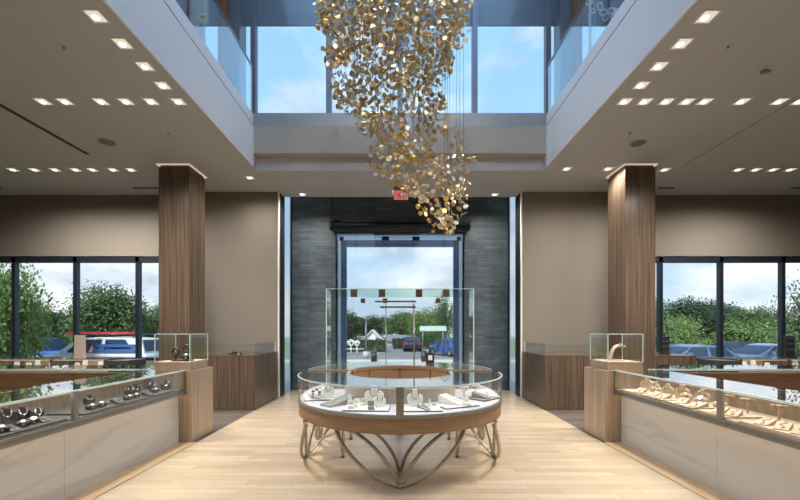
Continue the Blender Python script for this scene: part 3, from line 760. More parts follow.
# ------------------------------------------------------------------ display props
def place(root, loc, rz=0): root.location = loc; root.rotation_euler = (0, 0, rz); return root
def tray(label, loc, rz, w, l, mat, edge, grp, cat='tray'):
    t = thing('display_tray', label, cat, loc, rz, grp)
    g = G(); g.box(-w / 2, w / 2, -l / 2, l / 2, 0, .006); g.build('rim', edge, t)
    g = G(); g.box(-w / 2 + .004, w / 2 - .004, -l / 2 + .004, l / 2 - .004, .006, .015); g.build('pad', mat, t, bevel=.003); return t
def bust(label, loc, rz, h, mat, grp, chain='goldj'):
    t = thing('necklace_bust', label, 'necklace stand', loc, rz, grp)
    w = h * 1.0
    out = [(-.33, 0), (-.46, .25), (-.5, .5), (-.44, .66), (-.22, .76), (-.15, .84), (-.15, 1), (.15, 1), (.15, .84), (.22, .76), (.44, .66), (.5, .5), (.46, .25), (.33, 0)]
    rows = []
    for dz, dy, k in ((0, -.10, .9), (0, -.05, 1), (0, .06, 1), (0, .10, .92)):
        rows.append([(x * w * k, dy * h + z * h * .22 - (1 - min(1, abs(x) * 2) ** 2) * .07 * h * (1 if dy < 0 else 0), z * h) for x, z in out])
    g = G(); g.rings(rows, smooth=False); g.build('form', mat, t, bevel=h * .02)
    pts = []
    for k in range(15):
        a = PI * k / 14
        z = .9 - .45 * math.sin(a) ; x = .2 * math.cos(a) * (1 + .4 * math.sin(a))
        pts.append((x * w, -.115 * h + z * h * .22 - .055 * h * math.sin(a) - .02 * h, z * h))
    g = G(); g.tube(pts, .0025 + h * .008, 6); g.build('necklace', M[chain], t); return t
def cone(label, loc, h, mat, grp):
    t = thing('ring_cone', label, 'ring stand', loc, 0, grp)
    g = G(); g.lathe([(0, 0), (h * .34, 0), (h * .34, h * .1), (h * .2, h * .3), (h * .1, h * .9), (h * .05, h), (0, h)], n=16); g.build('cone', mat, t)
    g = G(); r = h * .16; g.tube([(r * math.cos(a), r * math.sin(a), h * .55) for a in [2 * PI * k / 14 for k in range(14)]], h * .035, 6, True); g.build('ring', M['silver'], t); return t
def ramp(label, loc, rz, w, l, h, mat, grp, jewel='silver', gem=True):
    t = thing('display_ramp', label, 'display ramp', loc, rz, grp)
    g = G(); g.prism([(-l / 2, 0), (l / 2, 0), (l / 2, h), (l / 2 - .015, h + .004), (-l / 2, h * .2)], 'x', -w / 2, w / 2); g.build('wedge', mat, t, bevel=.004)
    sl = (h * .8) / l
    P = lambda u, v: (u * w, v * l, h * .2 + (v + .5) * h * .8 + .004)
    g = G(); g.tube([P(.18 * math.sin(k * .9), -.42 + .84 * k / 11) for k in range(12)], .004, 6); g.build('bracelet', M[jewel], t); return t
def pillow(label, loc, rz, mat, grp, face='pearl'):
    """cushion with a watch or bangle round it"""
    t = thing('watch_cushion', label, 'watch cushion', loc, rz, grp)
    g = G(); g.rings([[(x, .034 * k * math.cos(a), .042 + .034 * k * math.sin(a)) for a in [2 * PI * q / 14 for q in range(14)]] for x, k in ((-.055, .55), (-.05, .85), (-.03, 1), (.03, 1), (.05, .85), (.055, .55))]); g.build('cushion', mat, t)
    g = G(); n = 20
    g.rings([[(dx, (.036 + dr) * math.cos(a), .042 + (.036 + dr) * math.sin(a)) for dx, dr in ((-.011, -.001), (.011, -.001), (.011, .004), (-.011, .004))] for a in [2 * PI * q / n for q in range(n)]], True, smooth=False); g.build('strap', M['silver'], t)
    g = G(); m = Matrix.Translation((0, -.026, .072)) @ Matrix.Rotation(math.radians(35), 4, 'X'); g.cyl((0, 0), .02, 0, .01, 20); g.xf(m); w_ = g.build('watch_case', M['silver'], t)
    g = G(); g.cyl((0, 0), .016, .010, .0112, 20); g.xf(m); g.build('watch_dial', M[face], t); return t
def tbar(label, loc, rz, h, mat, grp):
    t = thing('bracelet_bar', label, 'bracelet stand', loc, rz, grp)
    g = G(); g.box(-.04, .04, -.03, .03, 0, .01); g.build('foot', mat, t, bevel=.003)
    g = G(); g.tube([(0, 0, .01), (0, 0, h - .012)], .008); g.build('post', mat, t)
    g = G(); g.tube([(-.055, 0, h), (.055, 0, h)], .013, 12); g.build('bar', mat, t)
    g = G(); 
    for x in (-.025, .02): g.tube([(x, .018 * math.cos(a), h - .012 + .03 * math.sin(a)) for a in [2 * PI * q / 14 for q in range(14)]], .003, 6, True)
    g.build('bracelet', M['goldj'], t); return t
def ringbox(label, loc, rz, mat, grp):
    t = thing('ring_box', label, 'ring box', loc, rz, grp)
    g = G(); g.box(-.03, .03, -.03, .03, 0, .03); g.build('box', mat, t, bevel=.004)
    g = G(); g.box(-.03, .03, .03, .045, .02, .075); g.build('lid', mat, t, bevel=.004)
    g = G(); g.tube([(.012 * math.cos(a), 0, .036 + .012 * math.sin(a)) for a in [2 * PI * q / 12 for q in range(12)]], .0025, 6, True); g.build('ring', M['goldj'], t); return t

# --- island, white and grey, front half only (as the photo shows)
ZI = .731
def IP(px, d): return (WX(px, d), d)
def ip(px, d, dz=0): x, y = IP(px, d); return (x, y, ZI + dz)
tray('pale grey tray with dark edge at the left bend of the island showcase', ip(320, 4.23), .25, .34, .26, M['white'], M['black'], 'island trays')
ramp('grey wedge ramp in the left half of the island showcase, beside the post-side tray', ip(338.5, 3.93), -.75, .17, .34, .07, M['greypad'], 'island ramps', 'silver')
tray('wide pale tray just left of the centre post of the island showcase', ip(367, 3.68), -.05, .44, .24, M['white'], M['black'], 'island trays')
tray('wide pale tray just right of the centre post of the island showcase', ip(421.5, 3.66), .03, .38, .24, M['white'], M['black'], 'island trays')
tray('pale dark-edged tray under the white pillow ramp in the right half of the island', ip(456, 3.85), .45, .40, .26, M['white'], M['black'], 'island trays')
tray('pale tray at the right bend of the island showcase', ip(482, 4.25), .75, .30, .28, M['greypad'], M['black'], 'island trays')
bust('tallest white necklace bust, left of the centre post against the island back panel', ip(374, 3.86), 0, .20, M['white'], 'island busts')
bust('low white necklace bust on the tray left of the centre post', ip(380, 3.70, .016), .35, .125, M['white'], 'island busts')
bust('white necklace bust just right of the centre post of the island showcase', ip(415, 3.74, .016), 0, .16, M['white'], 'island busts')
bust('white necklace bust at the left bend of the island showcase', ip(328, 4.22, .016), .6, .16, M['white'], 'island busts')
ringbox('white ring box leaning forward on the front corner of the left island tray', ip(351, 3.63, .016), .2, M['white'], 'island ring boxes')
ringbox('white ring box in the middle of the left island tray', ip(356, 3.72, .016), -.2, M['white'], 'island ring boxes')
ringbox('cream ring box behind the middle of the left island tray', ip(363, 3.82), -.1, M['cream'], 'island ring boxes')
cone('white ring cone standing behind the wedge ramp in the island showcase', ip(350, 3.88), .11, M['white'], 'island ring cones')
cone('small white ring cone on the tray right of the centre post', ip(429.5, 3.72, .016), .075, M['white'], 'island ring cones')
ringbox('small dark-edged ring box at the front edge of the left island tray', ip(371, 3.595, .016), .1, M['greypad'], 'island ring boxes')
ramp('pale ramp lying on the tray right of the centre post', ip(424, 3.62, .016), .5, .06, .17, .03, M['greypad'], 'island ramps', 'silver')
ramp('thick white pillow ramp in the right half of the island showcase', ip(452, 3.88, .016), .85, .13, .26, .08, M['white'], 'island ramps', 'goldj')
ringbox('white wedge-backed ring box beside the white pillow ramp', ip(467.5, 3.77, .016), .3, M['white'], 'island ring boxes')
pillow('white watch cushion with dark dial at the left bend tray, outer', ip(313, 4.18, .016), .3, M['white'], 'island cushions', 'black')
pillow('white watch cushion with dark dial at the left bend tray, inner', ip(319.5, 4.13, .016), .2, M['white'], 'island cushions', 'black')
pillow('white bangle cushion farthest round the left bend of the island', ip(316, 4.40), .5, M['white'], 'island cushions', 'goldj')
tbar('white bracelet bar at the right bend of the island, nearer the pillow ramp', ip(464, 4.27), .5, .12, M['white'], 'island bars')
tbar('white bracelet bar at the right bend of the island, farther round', ip(476, 4.34, .016), .8, .12, M['white'], 'island bars')
ramp('grey ramp with bracelet at the right bend of the island', ip(481, 4.2, .016), .9, .07, .2, .06, M['greypad'], 'island ramps', 'silver')
cone('white ring cone at the right bend tray of the island', ip(487, 4.27, .016), .08, M['white'], 'island ring cones')

# --- left counter, black props
ZL = ZD + .0435
def cp(s, a, y, dz=0): return (s * a, y, ZL + dz)
LT = [(3.02, .56), (3.70, .44), (4.17, .42), (4.66, .44)]
for i, (y, l) in enumerate(LT):
    tray('black display tray in the left counter, %s of four counting from the pedestal' % ORD[len(LT) - 1 - i], cp(-1, 3.08, y), 0, .36, l, M['darkdeck'], M['black'], 'black trays of the left counter')
k = 0
LW = [(2.84, 3.0), (2.92, 3.0), (3.0, 3.0), (3.1, 3.02), (3.2, 3.02), (3.66, 2.99), (3.78, 2.99), (4.02, 3.0), (4.16, 2.99), (4.28, 3.0), (4.50, 3.0), (4.66, 3.02)]
for i, (y, a) in enumerate(LW):
    if i % 3 == 1: ramp('low black bracelet ramp in the left counter, %s from the pedestal' % ORD[3 - i // 3], cp(-1, a, y, .016), PI / 2 - .4, .07, .15, .03, M['black'], 'black ramps of the left counter', 'silver')
    else: pillow('silver watch on a black cushion in the left counter, %s from the pedestal' % ORD[7 - sum(1 for q in range(i) if q % 3 != 1)], cp(-1, a, y, .016), PI / 2 - .5 + .12 * math.sin(i * 5), M['black'], 'watch cushions of the left counter').scale = (.86, .86, .66)
LB = [(2.98, 3.2, .12), (3.1, 3.22, .13), (3.21, 3.2, .12), (3.24, 3.1, .10), (3.9, 3.2, .11), (4.42, 3.15, .12), (4.55, 3.18, .12), (4.78, 3.12, .13), (4.88, 3.02, .12)]
for i, (y, a, h) in enumerate(LB):
    bust('black necklace bust in the left counter, %s from the pedestal' % ORD[len(LB) - 1 - i], cp(-1, a, y, .016 if a < 3.2 else .016), PI / 2 - .35 + .2 * math.sin(i * 3), h, M['black'], 'black busts of the left counter', 'silver')
# --- right counter, beige props
RT = [(2.98, .5), (3.52, .34), (3.94, .40), (4.36, .36), (4.78, .36)]
for i, (y, l) in enumerate(RT):
    tray('beige linen tray in the right counter, %s of five counting from the pedestal' % ORD[len(RT) - 1 - i], cp(1, 3.08, y), 0, .38, l, M['beige'], M['darkgrey'] if i in (2, 3) else M['beige'], 'beige trays of the right counter')
RB = [(4.22, 3.14, .16), (4.42, 3.12, .14), (3.96, 3.16, .15), (4.88, 3.18, .16), (4.70, 3.16, .13)]
for i, (y, a, h) in enumerate(sorted(RB)):
    bust('beige necklace bust in the right counter, %s from the pedestal' % ORD[len(RB) - 1 - i], cp(1, a, y, .016), -PI / 2 + .4 - .2 * math.sin(i * 3), h, M['beige'], 'beige busts of the right counter', 'goldj')
RR = [(2.82, 3.0), (2.96, 3.0), (3.1, 3.0), (3.42, 3.02), (3.56, 3.02), (3.8, 3.0), (4.0, 2.99), (4.28, 2.98), (4.44, 2.99), (4.7, 2.99)]
for i, (y, a) in enumerate(RR):
    ramp('beige wedge ramp in the right counter, %s from the pedestal' % ORD[len(RR) - 1 - i], cp(1, a, y, .016), -PI / 2 + .5 - .15 * math.sin(i * 4), .09, .17, .04, M['beige'], 'beige ramps of the right counter', 'goldj' if i % 2 else 'silver')
RBAR = [(3.21, 3.22), (3.5, 3.22), (3.72, 3.22)]
for i, (y, a) in enumerate(RBAR):
    tbar('beige bracelet bar in the right counter, %s from the pedestal' % ORD[2 - i], cp(1, a, y, .0), -PI / 2 + .7, .14, M['beige'], 'bracelet bars of the right counter')
RC = [(3.67, 3.11), (3.9, 3.11), (4.13, 3.13), (4.57, 3.11)]
for i, (y, a) in enumerate(RC):
    pillow('beige bangle cushion in the right counter, %s from the pedestal' % ORD[3 - i], cp(1, a, y, .016), -PI / 2 + .6, M['beige'], 'bangle cushions of the right counter', 'goldj')
# --- inside the glass boxes
ZC = .955 + .117
for x, y, h, lb in ((-3.05, 5.40, .20, 'tall black watch stand in the left glass box'), (-3.15, 5.30, .15, 'shorter black watch stand at the back left of the left glass box')):
    t = thing('watch_stand', lb, 'watch stand', (x, y, ZC), .2)
    g = G(); g.box(-.05, .05, -.04, .04, 0, .012); g.tube([(0, .02, .01), (0, .01, h * .6)], .012); g.build('foot', M['black'], t)
    g = G(); g.tube([(.038 * math.cos(a) * 1.0, -.0 + .01 * math.sin(a), h * .8 + .05 * math.sin(a)) for a in [2 * PI * q / 18 for q in range(18)]], .016, 8, True); g.build('collar', M['black'], t)
    g = G(); m = Matrix.Translation((0, -.012, h * .8 - .03)) @ Matrix.Rotation(PI / 2, 4, 'X'); g.cyl((0, 0), .024, 0, .012, 20); g.xf(m); g.build('watch', M['silver'], t)
tray('black tray lying at the front of the left glass box', (-3.0, 5.24, ZC), .1, .24, .13, M['black'], M['black'], 'box tray')
pillow('silver watch on a black cushion in the left glass box', (-2.95, 5.22, ZC + .016), .3, M['black'], 'box cushion')
t = thing('curved_bracelet_stand', 'beige hook-shaped bracelet stand in the right glass box', 'bracelet stand', (3.02, 5.3, ZC))
g = G(); c = bez((-.08, 0, .0), (-.06, 0, .14), (-.02, 0, .24), (.11, 0, .19), 14)
g.rings([[(p.x + u * .012, w_ * (.04 + .01 * (i / 14)), p.z + u * .02) for u, w_ in ((0, -1), (1, -1), (1, 1), (0, 1))] for i, p in enumerate(c)], smooth=False); g.build('hook', M['beige'], t)
g = G(); g.box(-.13, .10, -.06, .06, -.0, .012); g.build('foot', M['beige'], t)
g = G(); g.tube([(.055 + .012 * math.cos(a), .052 * math.sin(a), .215 + .028 * math.cos(a)) for a in [2 * PI * q / 16 for q in range(16)]], .005, 6, True); g.build('bangle', M['silver'], t)
# --- cards of the two window showcases
def cards(s, pxs, side):
    for i, px in enumerate(pxs):
        y = 6.82; h = .11 + .02 * ((i * 7) % 3)
        t = thing('earring_card', 'small white earring card in the %s window showcase, %s from the dark box unit' % (side, ORD[i]), 'earring card', (WX(px, y), y, .801), 0, '%s showcase cards' % side)
        g = G(); g.prism([(-.02, 0), (.03, 0), (.022, h), (.015, h)], 'x', -.04, .04); g.build('card', M['white'] if i % 3 else M['cream'], t)
        g = G(); [g.lathe([(0, 0), (.006, .003), (0, .009)], (q * .018, -.009 + .02, h * .6), 8) for q in (-1, 1)]; g.build('earring', M['goldj'], t)
cards(-1, (113, 100, 84.5, 76.5, 51, 37, 28, 16, 5.5), 'left')
cards(1, (730, 745, 754, 768, 781, 796), 'right')
# --- black pump bottle on the far side of the island
t = thing('pump_bottle', 'black pump bottle with a white label on the far side of the island', 'bottle', (WX(430, 5.9), 5.9, .987))
g = G(); g.box(-.065, .065, -.04, .04, 0, .16); g.build('bottle', M['black'], t, bevel=.012)
g = G(); g.cyl((0, 0), .022, .16, .19, 14); g.build('collar', M['black'], t); g = G(); g.tube([(0, 0, .19), (0, 0, .235), (0, -.05, .235)], .012, 8); g.build('pump', M['black'], t)
g = G(); g.box(-.032, .032, -.0425, -.0405, .045, .12); g.build('label_patch', M['white'], t)
# ------------------------------------------------------------------ chandelier of gold discs
CD = 4.9
ch = thing('disc_chandelier', 'cascading chandelier of small gold discs hanging down through the atrium', 'chandelier', (WX(410, CD), CD, RO))
rnd = random.Random(11)
def env(py):
    T = [(-70, 318, 480), (0, 320, 474), (20, 322, 460), (35, 325, 455), (60, 328, 450), (80, 332, 446), (95, 340, 440), (112, 350, 446), (125, 362, 452), (140, 368, 458), (155, 368, 466), (172, 386, 468), (185, 402, 466), (198, 412, 464), (212, 428, 462), (228, 436, 454)]
    for (a, l0, r0), (b, l1, r1) in zip(T, T[1:]):
        if a <= py <= b:
            f = (py - a) / (b - a); return l0 + (l1 - l0) * f, r0 + (r1 - r0) * f
    return T[-1][1], T[-1][2]
cz = RO; cx0 = WX(410, CD)
discs = []; wires = []
def add_disc(p, nrm, r): discs.append((Vector(p), Vector(nrm).normalized(), r))
def spray(px0, py0, length, curl, depth):
    """one hanging spray: a curling wire with discs set alternately along it"""
    pts = []; px, py = px0, py0; ang = PI / 2 + rnd.uniform(-.3, .3); step = 2.6
    y = depth; dy = rnd.uniform(-.01, .01)
    for k in range(int(length / step)):
        l, r = env(py)
        pts.append(Vector((WX(px, CD) - cx0, y, WZ(py, CD) - cz)))
        ang += curl * (k / 12.0)
        px += math.cos(ang) * step; py += math.sin(ang) * step; y += dy
        if px < l or px > r: ang += .9 if (px > r) else -.9; px = min(max(px, l), r)
        if py > 230: break
    if len(pts) < 3: return
    wires.append(pts)
    for k in range(1, len(pts), 2):
        sd = 1 if (k // 2) % 2 else -1
        d = pts[k] - pts[k - 1]; off = Vector((-d.z, rnd.uniform(-.02, .02), d.x)); 
        if off.length < 1e-5: continue
        off.normalize()
        nrm = Vector((rnd.gauss(0, .7), rnd.gauss(-.35, .8), rnd.gauss(.1, .6)))
        add_disc(pts[k] + off * sd * rnd.uniform(.028, .04) + Vector((0, rnd.uniform(-.03, .03), 0)), nrm, rnd.uniform(.030, .040))
def dens(py): return 1
n = 0
bands = [(-70, -35, 30), (-40, 0, 64), (-5, 30, 96), (25, 60, 76), (55, 85, 46), (80, 112, 20), (108, 135, 18), (128, 160, 18), (150, 190, 17), (180, 222, 12)]
for a, b, cnt in bands:
    for k in range(cnt):
        py = rnd.uniform(a, b); l, r = env(py); w = r - l
        px = l + w * (k + rnd.random()) / cnt
        if 80 < py < 112 and rnd.random() < .3: px = l + w * rnd.uniform(.25, .6)
        hw = min(.55, w * CD / F * .5)
        spray(px, py, rnd.uniform(26, 44), rnd.choice((-1, 1)) * rnd.uniform(.05, .5), rnd.uniform(-hw, hw))
for px, py in ((468, 4), (472, 10), (466, 0), (449, 20)): spray(px - 6, py - 14, 26, .3, 0)
discs.sort(key=lambda d: d[0].y)
def disc_geo(g, p, nrm, r, n=9):
    q = nrm.to_track_quat('Z', 'Y').to_matrix()
    ring = []; R = lambda rr, zz: [p + q @ Vector((rr * math.cos(2 * PI * k / n), rr * math.sin(2 * PI * k / n), zz)) for k in range(n)]
    g.rings([R(r * .55, -r * .16), R(r, 0), R(r, .003), R(r * .5, -r * .16 + .004)], smooth=True)
front = discs[:100]; rest = discs[100:]
for p, nrm, r in front:
    g = G(); disc_geo(g, Vector((0, 0, 0)), nrm, r); g.build('disc', M['gold'], ch, loc=p)
g = G()
for p, nrm, r in rest: disc_geo(g, p, nrm, r)
tag(g.build('discs', M['gold'], ch, recalc=False), kind='stuff')
g = G()
for pts in wires: g.tube([p for p in pts], .0035, 4)
tag(g.build('sprig_wires', M['wire'], ch, recalc=False), kind='stuff')
g = G()
for i, pts in enumerate(wires):
    if i % 3 == 0: g.tube([pts[0], Vector((pts[0].x, pts[0].y, -.03))], .0022, 4)
for px in (437, 443, 452, 352): g.tube([Vector((WX(px, CD) - cx0, .1, WZ(105 if px < 445 else 60, CD) - cz)), Vector((WX(px, CD) - cx0, .1, -.03))], .003, 4)
tag(g.build('hanging_cables', M['cable'], ch, recalc=False), kind='stuff')
G().cyl((0, 0), .5, -.04, 0, 40).build('ceiling_plate', M['fascia'], ch)

# ------------------------------------------------------------------ upper floor, glimpsed past the railings
t = thing('framed_picture', 'pale yellow frame with a brown picture, hung on the grey upper wall end', 'picture', (WX(203.5, 6.6), 6.57, WZ(18.5, 6.6)))
g = G(); g.box(-.085, .085, 0, .03, -.07, .07); g.build('frame', M['yellow'], t); g = G(); g.box(-.045, .045, -.005, 0, -.025, .025); g.build('picture', M['brownpic'], t)
g = G(); g.box(WX(189, 6.6), WX(199.5, 6.6), 6.6, 6.8, UF - .02, RO); g.box(WX(199.5, 6.6), WX(208, 6.6), 6.6, 6.64, WZ(24, 6.6), RO); struct(g.build('trim_15', M['soffit']))
g = G(); g.box(WX(185, 6.6), WX(188.7, 6.6), 6.56, 6.62, UF - .02, RO); struct(g.build('trim_16', M['upwood']))
t = thing('ring_pendant', 'pendant of looped clear rings over the right upper balcony', 'pendant', (WX(610, 6.0), 6.0, WZ(10, 6.0)))
for k, (px, py, r) in enumerate(((589, 2, .055), (594, 9, .05), (599, 8, .05), (603, 13, .055), (607, 15, .05), (611, 12, .06), (616, 13, .055), (620, 10, .06), (623, 14, .05), (613, 18, .04))):
    g = G(); a0 = k * 1.1
    c = Vector((WX(px, 6.0) - WX(610, 6.0), .04 * math.sin(k * 2), WZ(py, 6.0) - WZ(10, 6.0)))
    U = Vector((math.cos(a0), .4 * math.sin(a0 * 2), math.sin(a0))).normalized(); V = U.cross(Vector((.2, 1, .1))).normalized()
    g.tube([c + U * (r * math.cos(q * 2 * PI / 16)) + V * (r * .75 * math.sin(q * 2 * PI / 16)) for q in range(16)], .012, 6, True); g.build('ring', M['pearl'], t)
g = G(); zt = RO - WZ(10, 6.0)
for px in (594, 607, 620): g.tube([Vector((WX(px, 6) - WX(610, 6), 0, -.02)), Vector((WX(px, 6) - WX(610, 6), 0, zt))], .003, 4)
g.build('cables', M['cable'], t)
t = thing('slim_post', 'slim cream post standing behind the right glass railing, upper floor', 'post', (WX(590, 6.2), 6.2, UF - .02))
g = G(); g.tube([(0, 0, 0), (0, 0, RO - UF + .02)], .022, 10); g.build('shaft', M['cream'], t); g = G(); g.cyl((0, 0), .06, 0, .02, 16); g.build('foot', M['cream'], t)
t = thing('red_banner', 'small red pennant hung beside the right upper brown column', 'banner', (WX(582, 7.0), 7.0, WZ(12.5, 7.0)))
g = G(); g.prism([(-.05, -.06), (.05, -.09), (.05, .05), (-.05, .07)], 'y', -.006, .006); g.build('cloth', M['red'], t); g = G(); g.tube([(0, 0, .05), (0, 0, RO - WZ(12.5, 7.0))], .004, 5); g.build('cord', M['cable'], t)

# ------------------------------------------------------------------ outdoors
GZ = -.6
g = G(); g.box(-80, 80, 13.0, 110, GZ - .2, GZ); struct(g.build('ground_parking', M['asphalt']))
g = G(); g.box(-80, 80, 8.93, 13.0, GZ - .2, GZ + .02); struct(g.build('ground_lawn', M['lawn']))
g = G(); g.box(-2.6, 2.6, 10.3, 13.2, GZ, -.03); struct(g.build('ground_landing', M['concrete']))
g = G(); g.box(-80, 80, 24, 25.6, GZ, GZ + .1); struct(g.build('ground_kerb', M['concrete']))
tag(G().box(-80, -5, 25.6, 70, GZ, GZ + .02).build('lawn', M['lawn']), 'grass verge beyond the parking, seen through the left window', 'lawn')
tag(G().box(9, 80, 25.6, 70, GZ, GZ + .02).build('lawn', M['lawn']), 'grass verge beyond the parking, seen through the right window', 'lawn')

rt = random.Random(5)
def crown_mesh(nm_, blobs, per, leaf, mat, shape):
    g = G(); B = []
    for k in range(blobs):
        while True:
            p = Vector((rt.uniform(-1, 1), rt.uniform(-1, 1), rt.uniform(-1, 1)))
            if .25 < p.length < 1: break
        B.append((Vector((p.x * shape[0], p.y * shape[0], shape[2] + p.z * shape[1])), rt.uniform(.16, .3)))
    for c, r in B:
        for k in range(per):
            v = Vector((rt.gauss(0, 1), rt.gauss(0, 1), rt.gauss(0, 1))).normalized() * r * rt.uniform(.5, 1.05)
            p = c + v; a = Vector((rt.gauss(0, 1), rt.gauss(0, 1), rt.gauss(0, .6))).normalized(); b = a.cross(v.normalized() + Vector((0, 0, .4)))
            if b.length < .01: continue
            b.normalize(); s = leaf * rt.uniform(.6, 1.3)
            g.face([p - a * s, p - b * s * .5, p + a * s, p + b * s * .5])
    vz = [v.co.z for v in g.bm.verts]; vx = sorted(abs(v.co.x) for v in g.bm.verts)
    g.xf(Matrix.Diagonal((.5 / vx[int(.97 * len(vx))], .5 / vx[int(.97 * len(vx))], 1.0 / max(vz), 1)))
    for v in g.bm.verts: v.co.z = max(v.co.z, .03)
    me = g.build(nm_, mat, recalc=False); me_d = me.data; bpy.data.objects.remove(me); return me_d
def trunk_mesh(hh, top):
    g = G(); g.tube(bez((0, 0, 0), (.03, 0, .2 * hh), (-.04, .02, .6 * hh), (.05, 0, hh), 8), [.06 - .035 * k / 8 for k in range(9)], 8)
    for k in range(5):
        a = k * 1.3; g.tube(bez((.0, 0, hh * .55), (.1 * math.cos(a), .1 * math.sin(a), hh * .7), (.25 * math.cos(a), .25 * math.sin(a), hh), (.4 * math.cos(a), .4 * math.sin(a), hh * 1.25), 6), [.03 - .02 * q / 6 for q in range(7)], 6)
    for v in g.bm.verts: v.co.z = max(v.co.z, 0)
    o = g.build('trunk', M['bark']); d_ = o.data; bpy.data.objects.remove(o); return d_
KIND = {}
KIND['round'] = (crown_mesh('crown', 70, 170, .028, M['leafa'], (.44, .32, .64)), trunk_mesh(.5, 0))
KIND['dark'] = (crown_mesh('crown', 74, 170, .027, M['leafb'], (.42, .36, .60)), trunk_mesh(.45, 0))
KIND['bright'] = (crown_mesh('crown', 70, 170, .028, M['leafc'], (.46, .36, .58)), trunk_mesh(.4, 0))
KIND['bush'] = (crown_mesh('crown', 60, 150, .032, M['leafc'], (.5, .38, .42)), trunk_mesh(.3, 0))
KIND['loose'] = (crown_mesh('crown', 44, 110, .026, M['leafa'], (.48, .40, .58)), trunk_mesh(.6, 0))
def tree(kind, px, top, d_, wpx, label, name='tree', base=GZ, group='trees outside'):
    base = GZ + .03 if d_ > 25.6 and not (-5 < WX(px, d_) < 9) else base
    c, tr = KIND[kind]; h = WZ(top, d_) - base; w = wpx * d_ / F
    t = thing(name, label, 'bush' if name == 'bush' else 'tree', (WX(px, d_), d_, base), rt.uniform(0, 6.28), group); t.scale = (w, w, h)
    for nme, me in (('crown', c), ('trunk', tr)):
        o = bpy.data.objects.new(nme, me); COL.objects.link(o); o.parent = t
        if not me.materials: me.materials.append(M['bark'])
OUT = [
 ('bright', 0, 252, 13.9, 60, 'near bright green tree filling the far left window pane'),
 ('loose', 44, 292, 22, 40, 'loose green tree left of centre in the left window, behind the pickup'),
 ('round', 111, 279, 23, 58, 'broad round tree with a leaning trunk right behind the white van'),
 ('dark', 76, 306, 33, 46, 'dark tree deep in the gap behind the van bonnet'),
 ('round', 30, 304, 42, 60, 'mid green tree far behind the blue pickup'),
 ('dark', 140, 312, 38, 44, 'dark tree far behind the van tail'),
 ('round', 168, 300, 27, 42, 'tree half hidden behind the left wood column'),
 ('dark', 684, 294, 42, 44, 'dark tall tree behind the left pane of the right window'),
 ('dark', 716, 297, 46, 42, 'dark tree behind the middle mullion of the right window'),
 ('round', 748, 303, 35, 36, 'feathery tree behind the right pane of the right window'),
 ('loose', 774, 299, 36, 30, 'loose tall tree by the right mullion of the right window'),
 ('loose', 822, 264, 15, 56, 'near leafy tree at the far right edge of the right window'),
 ('round', 648, 290, 22, 36, 'tree just past the right wood column, at the inner edge of the right window'),
 ('bright', 676, 313, 26, 34, 'light green rounded tree behind the first blue car'),
 ('dark', 342, 306, 44, 40, 'dark tree left of the white gabled house'),
 ('dark', 372, 313, 70, 40, 'dark tree behind the white gabled house'),
 ('round', 402, 309, 62, 34, 'tree in the middle of the entrance view'),
 ('bright', 428, 306, 48, 34, 'light green tree right of the middle of the entrance view'),
 ('loose', 446, 286, 36, 22, 'tall thin tree rising at the right of the entrance view'),
 ('bright', 470, 300, 57, 34, 'light green tree behind the right lobby side pane'),
]
for k in OUT: tree(*k)
for k in [('bush', 747, 317, 25, 50, 'wide light green bush behind the second blue car'), ('bush', 712, 336, 28, 20, 'small light green bush between the two blue cars'),
          ('bush', 800, 322, 27, 40, 'light green bush at the right end of the right window'), ('bush', 62, 331, 27, 44, 'low bush behind the blue pickup'), ('bush', 12, 326, 23.5, 24, 'low bush at the far left of the left window'),
          ('bush', 152, 330, 33, 40, 'low bush behind the tail of the white van')]:
    tree(*k, name='bush', group='bushes outside')

def hedge(x0, x1, y0, y1, z1, label):
    g = G()
    for k in range(int(900 * (x1 - x0) / 8)):
        p = Vector((rt.uniform(x0, x1), rt.uniform(y0, y1), rt.uniform(GZ + .05, z1))); 
        if rt.random() < .5: p.y = y0 + rt.uniform(-.05, .1)
        a = Vector((rt.gauss(0, 1), rt.gauss(0, 1), rt.gauss(0, 1))).normalized(); b = a.orthogonal().normalized(); s = .13
        g.face([p - a * s, p - b * s * .6, p + a * s, p + b * s * .6])
    g.box(x0 + .1, x1 - .1, y0 + .1, y1 - .1, GZ, z1 - .1)
    tag(g.build('hedge', M['leafb'], recalc=False), label, 'hedge')
hedge(WX(338, 36), WX(386, 36), 36, 37, WZ(339, 36), 'clipped hedge before the white gabled house')
hedge(WX(392, 42), WX(470, 42), 42, 43, WZ(338, 42), 'clipped hedge right of the house, behind the parked cars')

# white gabled house, its hedge sculpture, lamp post, bollards
t = thing('gabled_house', 'small white gabled house seen through the entrance doors', 'house', (WX(372, 55), 55, GZ))
w_, hz, rz_ = 13 * 55 / F, WZ(346, 55) - GZ, WZ(331, 55) - GZ
g = G(); g.prism([(-w_, 0), (w_, 0), (w_, hz), (0, rz_), (-w_, hz)], 'y', 0, 5); g.build('walls', M['whitetent'], t)
for s in (-1, 1):
    g = G(); g.prism([(0, rz_ + .05), (0, rz_ + .2), (s * (w_ + .4), hz + .0), (s * (w_ + .4), hz - .18)], 'y', -.3, 5.3); g.build('roof_slope', M['whitetent'], t)
g = G(); g.box(.5, 1.2, -.05, 0, 0, 1.0); g.build('door', M['greyroof'], t)
t = thing('long_house', 'low white house wing right of the gabled house, under a grey roof', 'house', (WX(396, 52), 52, GZ))
w_ = 9 * 52 / F; h_ = WZ(341, 52) - GZ
g = G(); g.box(-w_, w_, 0, 4, 0, h_); g.build('walls', M['whitetent'], t)
g = G(); g.prism([(-.4, h_), (4.4, h_), (2, h_ + .8)], 'x', -w_ - .3, w_ + .3); g.build('roof', M['greyroof'], t)
